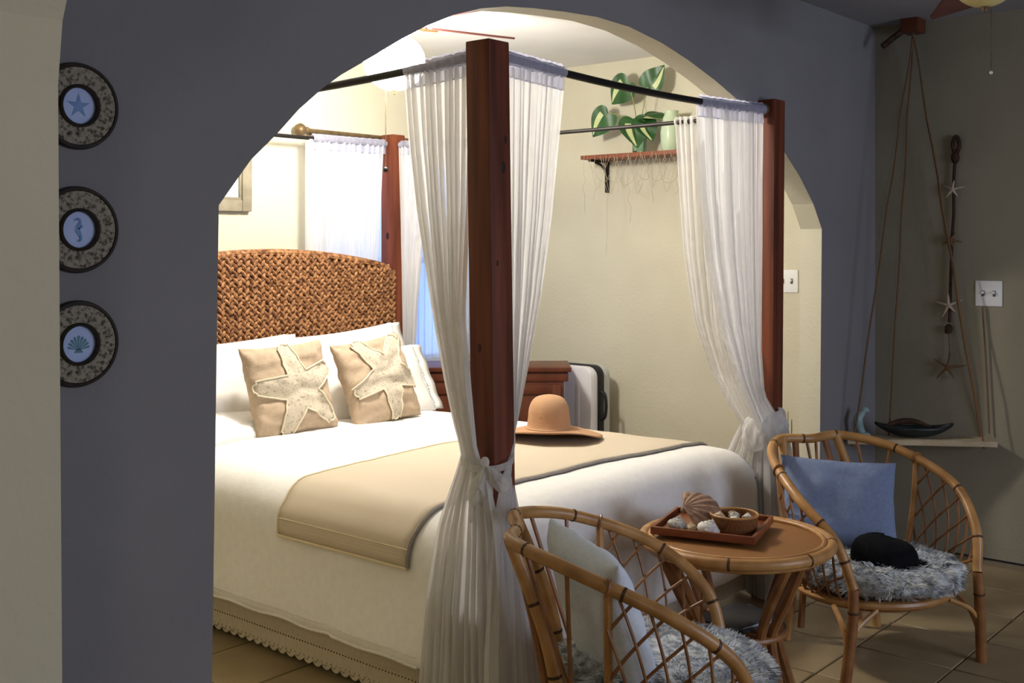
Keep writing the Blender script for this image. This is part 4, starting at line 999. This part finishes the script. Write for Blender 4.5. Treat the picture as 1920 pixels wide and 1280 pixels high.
def build_chair(label):
    t = thing('rattan_chair', label, 'chair', (0, 0, 0), 0, 'rattan hoop chairs')
    mb = MB(); mb.tube(HP, .0165, 10); ho = mb.build('hoop', M['rattan'], t)
    node_rings(ho, 'hoop_node', HP, .0165, (9, 22, 36, 50, 63, 76, 90, 103, 113))
    for q_, m_ in ((1, 'rattan'), (.93, 'rattan_dark')):
        mb = MB(); mb.tube([Vector((ring_at(2 * PI * k / 48).x * q_, .02 + (ring_at(2 * PI * k / 48).y - .02) * q_, RZ - (.0 if q_ == 1 else .012))) for k in range(48)], .013, 8, closed=True); mb.build('seat_ring', M[m_], t)
    mb = MB(); mb.lathe([(0, RZ + .002), (.9, RZ + .002), (.9, RZ + .008), (0, RZ + .008)], 36, mtx=Matrix.Diagonal((.26, .245, 1, 1)), c=(0, .02, 0)); mb.build('seat_base', M['cane'], t)
    for s_ in (-1, 1):
        mb = MB(); pts = cr([Vector((s_ * HC[5][0], HC[5][1], HC[5][2])), Vector((s_ * .262, .245, .20)), Vector((s_ * .282, .234, .0))], 8); mb.tube(pts, [lerp(.0165, .0185, k / 16) for k in range(17)], 10)
        lg = mb.build('front_leg', M['rattan_dark'], t); node_rings(lg, 'leg_node', pts, .0175, (6,))
        hpt = hoop_at(s_ * .85); pts = cr([hpt, Vector((s_ * .155, -.235, .45)), Vector((s_ * .165, -.20, .235)), Vector((s_ * .20, -.19, .0))], 8); mb = MB(); mb.tube(pts, .0175, 10)
        lg = mb.build('rear_leg', M['rattan'], t); node_rings(lg, 'leg_node', pts, .0175, (5, 11, 18))
        pts = cr([hoop_at(s_ * .45), Vector((s_ * .095, -.262, .45)), Vector((s_ * .10, -.225, .235)), Vector((s_ * .13, -.20, .03))], 8); mb = MB(); mb.tube(pts, .0125, 8); mb.build('back_pole', M['rattan_dark'], t)
        # side post and lattice
        sp0, sp1 = 2.35, 4.55
        mb = MB(); mb.tube(cr([hoop_at(s_ * sp0), hoop_at(s_ * sp0).lerp(ring_for(s_ * sp0), .5) + Vector((s_ * .012, 0, 0)), ring_for(s_ * sp0)], 6), .0105, 8); mb.build('side_post', M['rattan'], t)
        mb = MB(); q0 = hoop_at(s_ * sp0); mb.tube([q0 + Vector((.02 * math.cos(a), .012 * math.sin(a) * .4, .019 * math.sin(a))) for a in [2 * PI * k / 12 for k in range(12)]], .004, 5, closed=True); mb.build('binding', M['rattan_dark'], t)
        ss = [lerp(sp0, sp1, k / 40) for k in range(41)]; ln = [0]
        for k in range(40): ln.append(ln[-1] + (hoop_at(s_ * ss[k + 1]) - hoop_at(s_ * ss[k])).length)
        LT = ln[-1]
        def surf(l_, y_):
            l_ = max(0, min(LT, l_)); k = 0
            while k < 39 and ln[k + 1] < l_: k += 1
            q_ = lerp(ss[k], ss[k + 1], (l_ - ln[k]) / (ln[k + 1] - ln[k])); top = hoop_at(s_ * q_); bot = ring_for(s_ * q_); H_ = (top - bot).length
            h_ = y_ / H_; p_ = top.lerp(bot, min(1, h_)); return p_ + Vector((p_.x, p_.y - .02, 0)) * .06 * math.sin(PI * min(1, h_)), h_
        for dirn in (-1, 1):
            for k in range(-5, 11):
                pts = []
                for i in range(60):
                    y_ = i * .008; l_ = k * .078 + .02 + dirn * y_ * .62 + (0 if dirn > 0 else .05)
                    if l_ < 0 or l_ > LT: continue
                    p_, h_ = surf(l_, y_)
                    if h_ > 1: break
                    pts.append(p_ + Vector((s_ * .003 * dirn, 0, 0)))
                if len(pts) > 4: mb = MB(); mb.tube(pts[::2] + [pts[-1]], .0042, 6); mb.build('lattice_cane', M['rattan_dark'], t)
        # bent brace below the seat
        mb = MB(); mb.tube(cr([(s_ * .272, .236, .10), (s_ * .262, .20, .17), (s_ * .245, .13, .222)], 6), .009, 8); mb.build('brace', M['rattan'], t)
        mb = MB(); mb.tube(cr([(s_ * .272, .24, .13), (s_ * .228, .238, .185), (s_ * .15, .226, .222)], 6), .008, 8); mb.build('brace', M['rattan'], t)
    for k, (sa_, sb_) in enumerate(((-1.9, -1.4), (-1.3, -1.75), (1.9, 1.4), (1.3, 1.75), (-.15, .18), (.15, -.18))):
        mb = MB(); mb.tube([hoop_at(sa_), hoop_at(sa_).lerp(ring_for(sb_), .5), ring_for(sb_)], .0062, 6); mb.build('spindle', M['rattan_dark'], t)
    return t
ch1 = build_chair('rattan hoop chair nearest the camera, seen from behind, with a pale pillow'); ch2 = copy_tree(ch1)
ch1.location = (-.016, -.535, 0); ch1.rotation_euler = (0, 0, -2.483)
ch2.location = (1.37, -.543, 0); ch2.rotation_euler = (0, 0, 2.662)
ch2['label'] = 'rattan hoop chair in the right corner, with a blue pillow'
# fluffy seat cushions
def fluffy(label, loc, rz, seed, hz):
    t = thing('seat_cushion', label, 'cushion', loc, rz, 'fluffy seat cushions')
    def pt(th, ph, grow=0):       # th around, ph -pi/2 .. pi/2
        rx = .268 + grow; ry = .272 + grow; cz = abs(math.cos(ph)) ** .55; sz = math.copysign(abs(math.sin(ph)) ** .8, ph)
        x, y = rx * cz * math.cos(th), ry * cz * math.sin(th); w = .009 * nz(x * 14 + seed, y * 14, ph * 2) + .005 * nz(x * 34, y * 34 + seed, ph * 4)
        return Vector((x * (1 + w), y * (1 + w), hz + .006 + sz * (hz + grow) + (w if sz > -.5 else 0)))
    rows = [[pt(2 * PI * j / 56, -PI / 2 + PI * i / 22) for j in range(56)] for i in range(23)]
    mb = MB(); mb.grid(rows, wrap=True); mb.build('cushion_body', M['fur'], t, weld=True, sharp=80)
    mb = MB(); rnd = random.Random(seed)
    for k in range(9000):
        th = rnd.uniform(0, 2 * PI); ph = math.asin(rnd.uniform(-.55, 1)) if rnd.random() < .6 else rnd.uniform(-.6, .7)
        if rnd.random() < .5: ph = PI / 2 - math.acos(1) - PI / 2 * math.sqrt(rnd.random()) * .9 + 0; ph = PI / 2 + ph if ph < 0 else ph
        a = pt(th, ph); n_ = (pt(th, ph, .02) - a).normalized(); cl = nz(a.x * 22 + seed, a.y * 22, 3) * 2.5; cl2 = nz(a.x * 22, a.y * 22 + seed, 9) * 2.5
        dr = (n_ * .55 + Vector((math.cos(th) * .25 + cl, math.sin(th) * .25 + cl2, -.15))).normalized(); sd = dr.cross(n_)
        sd = sd.normalized() if sd.length > 1e-4 else Vector((1, 0, 0)); L_ = rnd.uniform(.012, .024); w = rnd.uniform(.0010, .0019)
        mid = a + (n_ * .6 + dr * .5) * L_ * .5; tip = a + dr * L_ + n_ * .004
        mb.add([a - sd * w, a + sd * w, mid + sd * w * .8, mid - sd * w * .8, tip], [(0, 1, 2, 3), (3, 2, 4)])
    e_ = mb.build('fur_pile', M['fur_tip'], t); e_['kind'] = 'stuff'; e_['label'] = 'shaggy grey and white pile'
    return t
def chair_pt(c, x, y, z): a = c.rotation_euler.z; return (c.location.x + x * math.cos(a) - y * math.sin(a), c.location.y + x * math.sin(a) + y * math.cos(a), z)
fluffy('shaggy grey white seat cushion on the nearest rattan chair', chair_pt(ch1, 0, .055, RZ + .012), -2.483, 3, .070)
fluffy('shaggy grey white seat cushion under the black cap on the corner chair', chair_pt(ch2, 0, .055, RZ + .012), 2.662, 8, .047)
def chair_pillow(c, label, m, x, y, z, yaw, lean, roll, w, h, t_, seed):
    r = root('throw_pillow', label, 'pillow', 'chair pillows'); pillow_mesh(w, h, t_, seed, .010, 28).build('pillow_body', m, r, weld=True, sharp=80)
    fwd = c.rotation_euler.z + PI / 2 + yaw; orient(r, chair_pt(c, x, y, z), fwd, lean, roll); return r
chair_pillow(ch1, 'pale blue white pillow leaning in the nearest rattan chair', M['pale_pillow'], .06, -.10, .485, .40, .30, .05, .40, .40, .13, 12)
chair_pillow(ch2, 'blue square pillow leaning in the corner rattan chair', M['blue_pillow'], .02, -.13, .477, -.48, .42, -.06, .41, .33, .12, 15)
# black cap
cp = thing('cap', 'black soft cap lying on the seat cushion of the corner chair', 'cap', chair_pt(ch2, .03, .12, RZ + .105), -1.0)
mb = MB(); rows = []
for i in range(13):
    a = PI / 2 * i / 12; rows.append([Vector((.098 * math.sin(a) ** .8 * math.cos(th) * 1.12, .092 * math.sin(a) ** .8 * math.sin(th), .085 * math.cos(a) ** .6 * (1 - .12 * math.cos(th)) + .004 * nz(math.cos(th) * 3, math.sin(th) * 3, a * 3))) for th in [2 * PI * k / 32 for k in range(32)]])
mb.grid(rows, wrap=True); mb.build('crown', M['black_cloth'], cp, weld=True, sharp=80)
mb = MB(); rows = []
for i in range(9):
    rr = i / 8; rows.append([Vector((.075 * math.cos(a) + rr * .135 * math.cos(a * .75), .088 * math.sin(a) * (1 - .15 * rr), .012 - .016 * rr - .012 * abs(math.sin(a)) * rr)) for a in [lerp(-1.3, 1.3, k / 16) for k in range(17)]])
mb.grid(rows); o = mb.build('visor', M['black_cloth'], cp, sharp=80); md = o.modifiers.new('thick', 'SOLIDIFY'); md.thickness = .003

# ================================================================== TABLE AND WHAT STANDS ON IT
TC = (.683, -.415); TH = .509
tb = thing('rattan_table', 'round rattan side table with woven top standing between the two chairs', 'table', (TC[0], TC[1], 0))
mb = MB(); mb.lathe([(0, TH - .016), (.268, TH - .016), (.268, TH - .006), (0, TH - .006)], 56); mb.build('woven_top', M['cane'], tb, sharp=30)
for R_, r_, z_ in ((.283, .0175, TH - .012), (.262, .008, TH - .002), (.272, .010, TH - .030)):
    pts = [Vector((R_ * math.cos(2 * PI * k / 72), R_ * math.sin(2 * PI * k / 72), z_)) for k in range(72)]; mb = MB(); mb.tube(pts, r_, 10, closed=True); rm = mb.build('rim', M['rattan'], tb)
    if r_ > .015:
        node_rings(rm, 'rim_node', pts, r_, (2, 13, 26, 41, 51, 60))
for k in range(4):
    a = math.radians(-112 + 90 * k)
    for da in (-.10, .10):
        def pp(R_, z, dd=0): return (R_ * math.cos(a + da * (1 if R_ > .2 else 1.5) + dd), R_ * math.sin(a + da * (1 if R_ > .2 else 1.5) + dd), z)
        mb = MB(); mb.tube(cr([pp(.262, TH - .034), pp(.20, .36), pp(.145, .25), pp(.15, .17), pp(.21, .0)], 6), .0145, 8); mb.build('leg', M['rattan_dark'], tb)
mb = MB(); mb.tube([(.15 * math.cos(2 * PI * k / 40), .15 * math.sin(2 * PI * k / 40), .232) for k in range(40)], .010, 8, closed=True); mb.build('shelf_ring', M['rattan_dark'], tb)
mb = MB(); mb.lathe([(0, .232), (.148, .232), (.148, .24), (0, .24)], 36); mb.build('lower_shelf', M['cane'], tb)
for k, (m_, a, w, l_, x, y) in enumerate((('mag_dark', .5, .17, .24, .0, .0), ('mag_light', .42, .165, .235, .005, .004), ('mag_dark', .62, .16, .22, -.005, 0))):
    mb = MB(); z0 = .2415 + k * .0085; mb.box(-l_ / 2, l_ / 2, -w / 2, w / 2, 0, .008)
    o = mb.build('magazine', M[m_], None, bevel=.002, loc=(TC[0] + x, TC[1] + y, z0)); o.rotation_euler = (0, 0, a - .8)
    tag(o, ('dark magazine at the bottom of the pile under the rattan table', 'light grey magazine in the middle of the pile under the rattan table', 'dark magazine on top of the pile under the rattan table')[k], 'magazine', 'magazines under the table')
# tray: corners measured at (0.543,-0.219) (0.559,-0.519) (0.827,-0.451) (0.819,-0.139)
TRC = (.687, -.332); tra = math.atan2(.08, .27)
ty = thing('serving_tray', 'rectangular red brown wooden tray on the rattan table', 'tray', (TRC[0], TRC[1], TH + .007), tra)
mb = MB(); mb.box(-.135, .135, -.15, .15, 0, .008); mb.build('tray_base', M['tray'], ty, bevel=.002)
for nm, x0, x1, y0, y1 in (('tray_side', -.145, -.133, -.16, .16), ('tray_side', .133, .145, -.16, .16), ('tray_end', -.133, .133, -.16, -.148), ('tray_end', -.133, .133, .148, .16)):
    mb = MB(); mb.box(x0, x1, y0, y1, 0, .024); mb.build(nm, M['tray'], ty, bevel=.004)
def tr(x, y, z=0): c, s_ = math.cos(tra), math.sin(tra); return (TRC[0] + x * c - y * s_, TRC[1] + x * s_ + y * c, TH + .0155 + z)
bwp = tr(-.014, -.069); bw_o = thing('shell_bowl', 'round woven brown bowl of shells on the tray', 'bowl', bwp)
mb = MB(); mb.lathe([(0, 0), (.066, 0), (.069, .006), (.073, .040), (.074, .046), (.070, .048), (.067, .04), (.063, .008), (0, .006)], 40); mb.build('bowl_wall', M['bowl'], bw_o, sharp=50)
mb = MB(); mb.tube([(.072 * math.cos(2 * PI * k / 40), .072 * math.sin(2 * PI * k / 40),   .048) for k in range(40)], .004, 6, closed=True); mb.build('bowl_rim', M['rattan'], bw_o)
def scallop(label, loc, rot, size, m, grp):
    t = thing('sea_shell', label, 'shell', loc, 0, grp); t.rotation_euler = rot
    rows = []
    for i in range(13):
        r_ = i / 12
        rows.append([Vector((size * r_ * math.cos(a), size * r_ * 1.05 * math.sin(a), size * (.42 * (1 - r_ ** 2) ** .8 * (1 if True else 0) + .035 * math.cos(a * 18) * r_))) for a in [lerp(.18, PI - .18, k / 72) for k in range(73)]])
    mb = MB(); mb.grid(rows); o = mb.build('ribbed_valve', m, t, weld=True, sharp=80); md = o.modifiers.new('thick', 'SOLIDIFY'); md.thickness = size * .05
    mb = MB(); mb.ball((0, .0, size * .3), (size * .13, size * .10, size * .10), 10, 8); mb.build('hinge', m, t); return t
def snail(label, loc, rot, size, m, grp):
    t = thing('sea_shell', label, 'shell', loc, 0, grp); t.rotation_euler = rot; pts = []; rs = []
    for k in range(56):
        f_ = k / 55; a = f_ * 2 * PI * 3.2; g = (1 - f_) ** 1.1; pts.append((size * .42 * g * math.cos(a), size * .42 * g * math.sin(a), size * (.38 + .85 * f_))); rs.append(size * (.40 * g + .02))
    mb = MB(); mb.tube(pts, rs, 9); mb.build('whorl', m, t, sharp=80)
    mb = MB()
    for k in range(9): a = k * .72; mb.ball((size * .66 * math.cos(a), size * .66 * math.sin(a), size * (.42 + .02 * k)), size * .13, 6, 5)
    mb.build('knobs', m, t); return t
G = 'shells on the tray'
_y = Vector((.60, -.71, .30)).normalized(); _z = Vector((-.36, -.31, .85)); _z = (_z - _y * _z.dot(_y)).normalized()
scallop('large brown scallop shell leaning on the woven bowl', (.640, -.262, TH + .040), Matrix((_y.cross(_z), _y, _z)).transposed().to_euler(), .105, M['shell_brown'], G)
snail('knobbly grey tan shell at the left end of the tray', tr(-.103, .090, -.003), (.2, .1, .4), .042, M['shell_grey'], G)
snail('bright white spiny shell at the front of the tray', tr(-.108, -.006, -.004), (.3, -.2, 1.2), .045, M['shell_white'], G)
snail('small tan shell between the grey and white shells on the tray', tr(-.092, .043, -.003), (.1, .2, 2), .026, M['shell_tan'], G)
G2 = 'shells heaped in the bowl'
for k, (x, y, z, s_, m_, lb) in enumerate(((-.036, .032, .034, .024, 'shell_tan', 'tan shell at the left of the woven bowl, beside the scallop'), (-.022, -.012, .030, .021, 'shell_white', 'white shell at the front edge inside the woven bowl'),
        (.012, .004, .032, .024, 'shell_grey', 'grey shell in the middle of the woven bowl'), (.012, -.040, .032, .023, 'shell_white', 'white shell at the right inside the woven bowl'), (.034, .026, .030, .022, 'shell_brown', 'brown shell at the back inside the woven bowl'))):
    snail(lb, (bwp[0] + x, bwp[1] + y, bwp[2] + z - .004), (.3 * math.sin(k * 2), .3 * math.cos(k * 3), k * 1.3), s_, M[m_], G2)
    mb = None
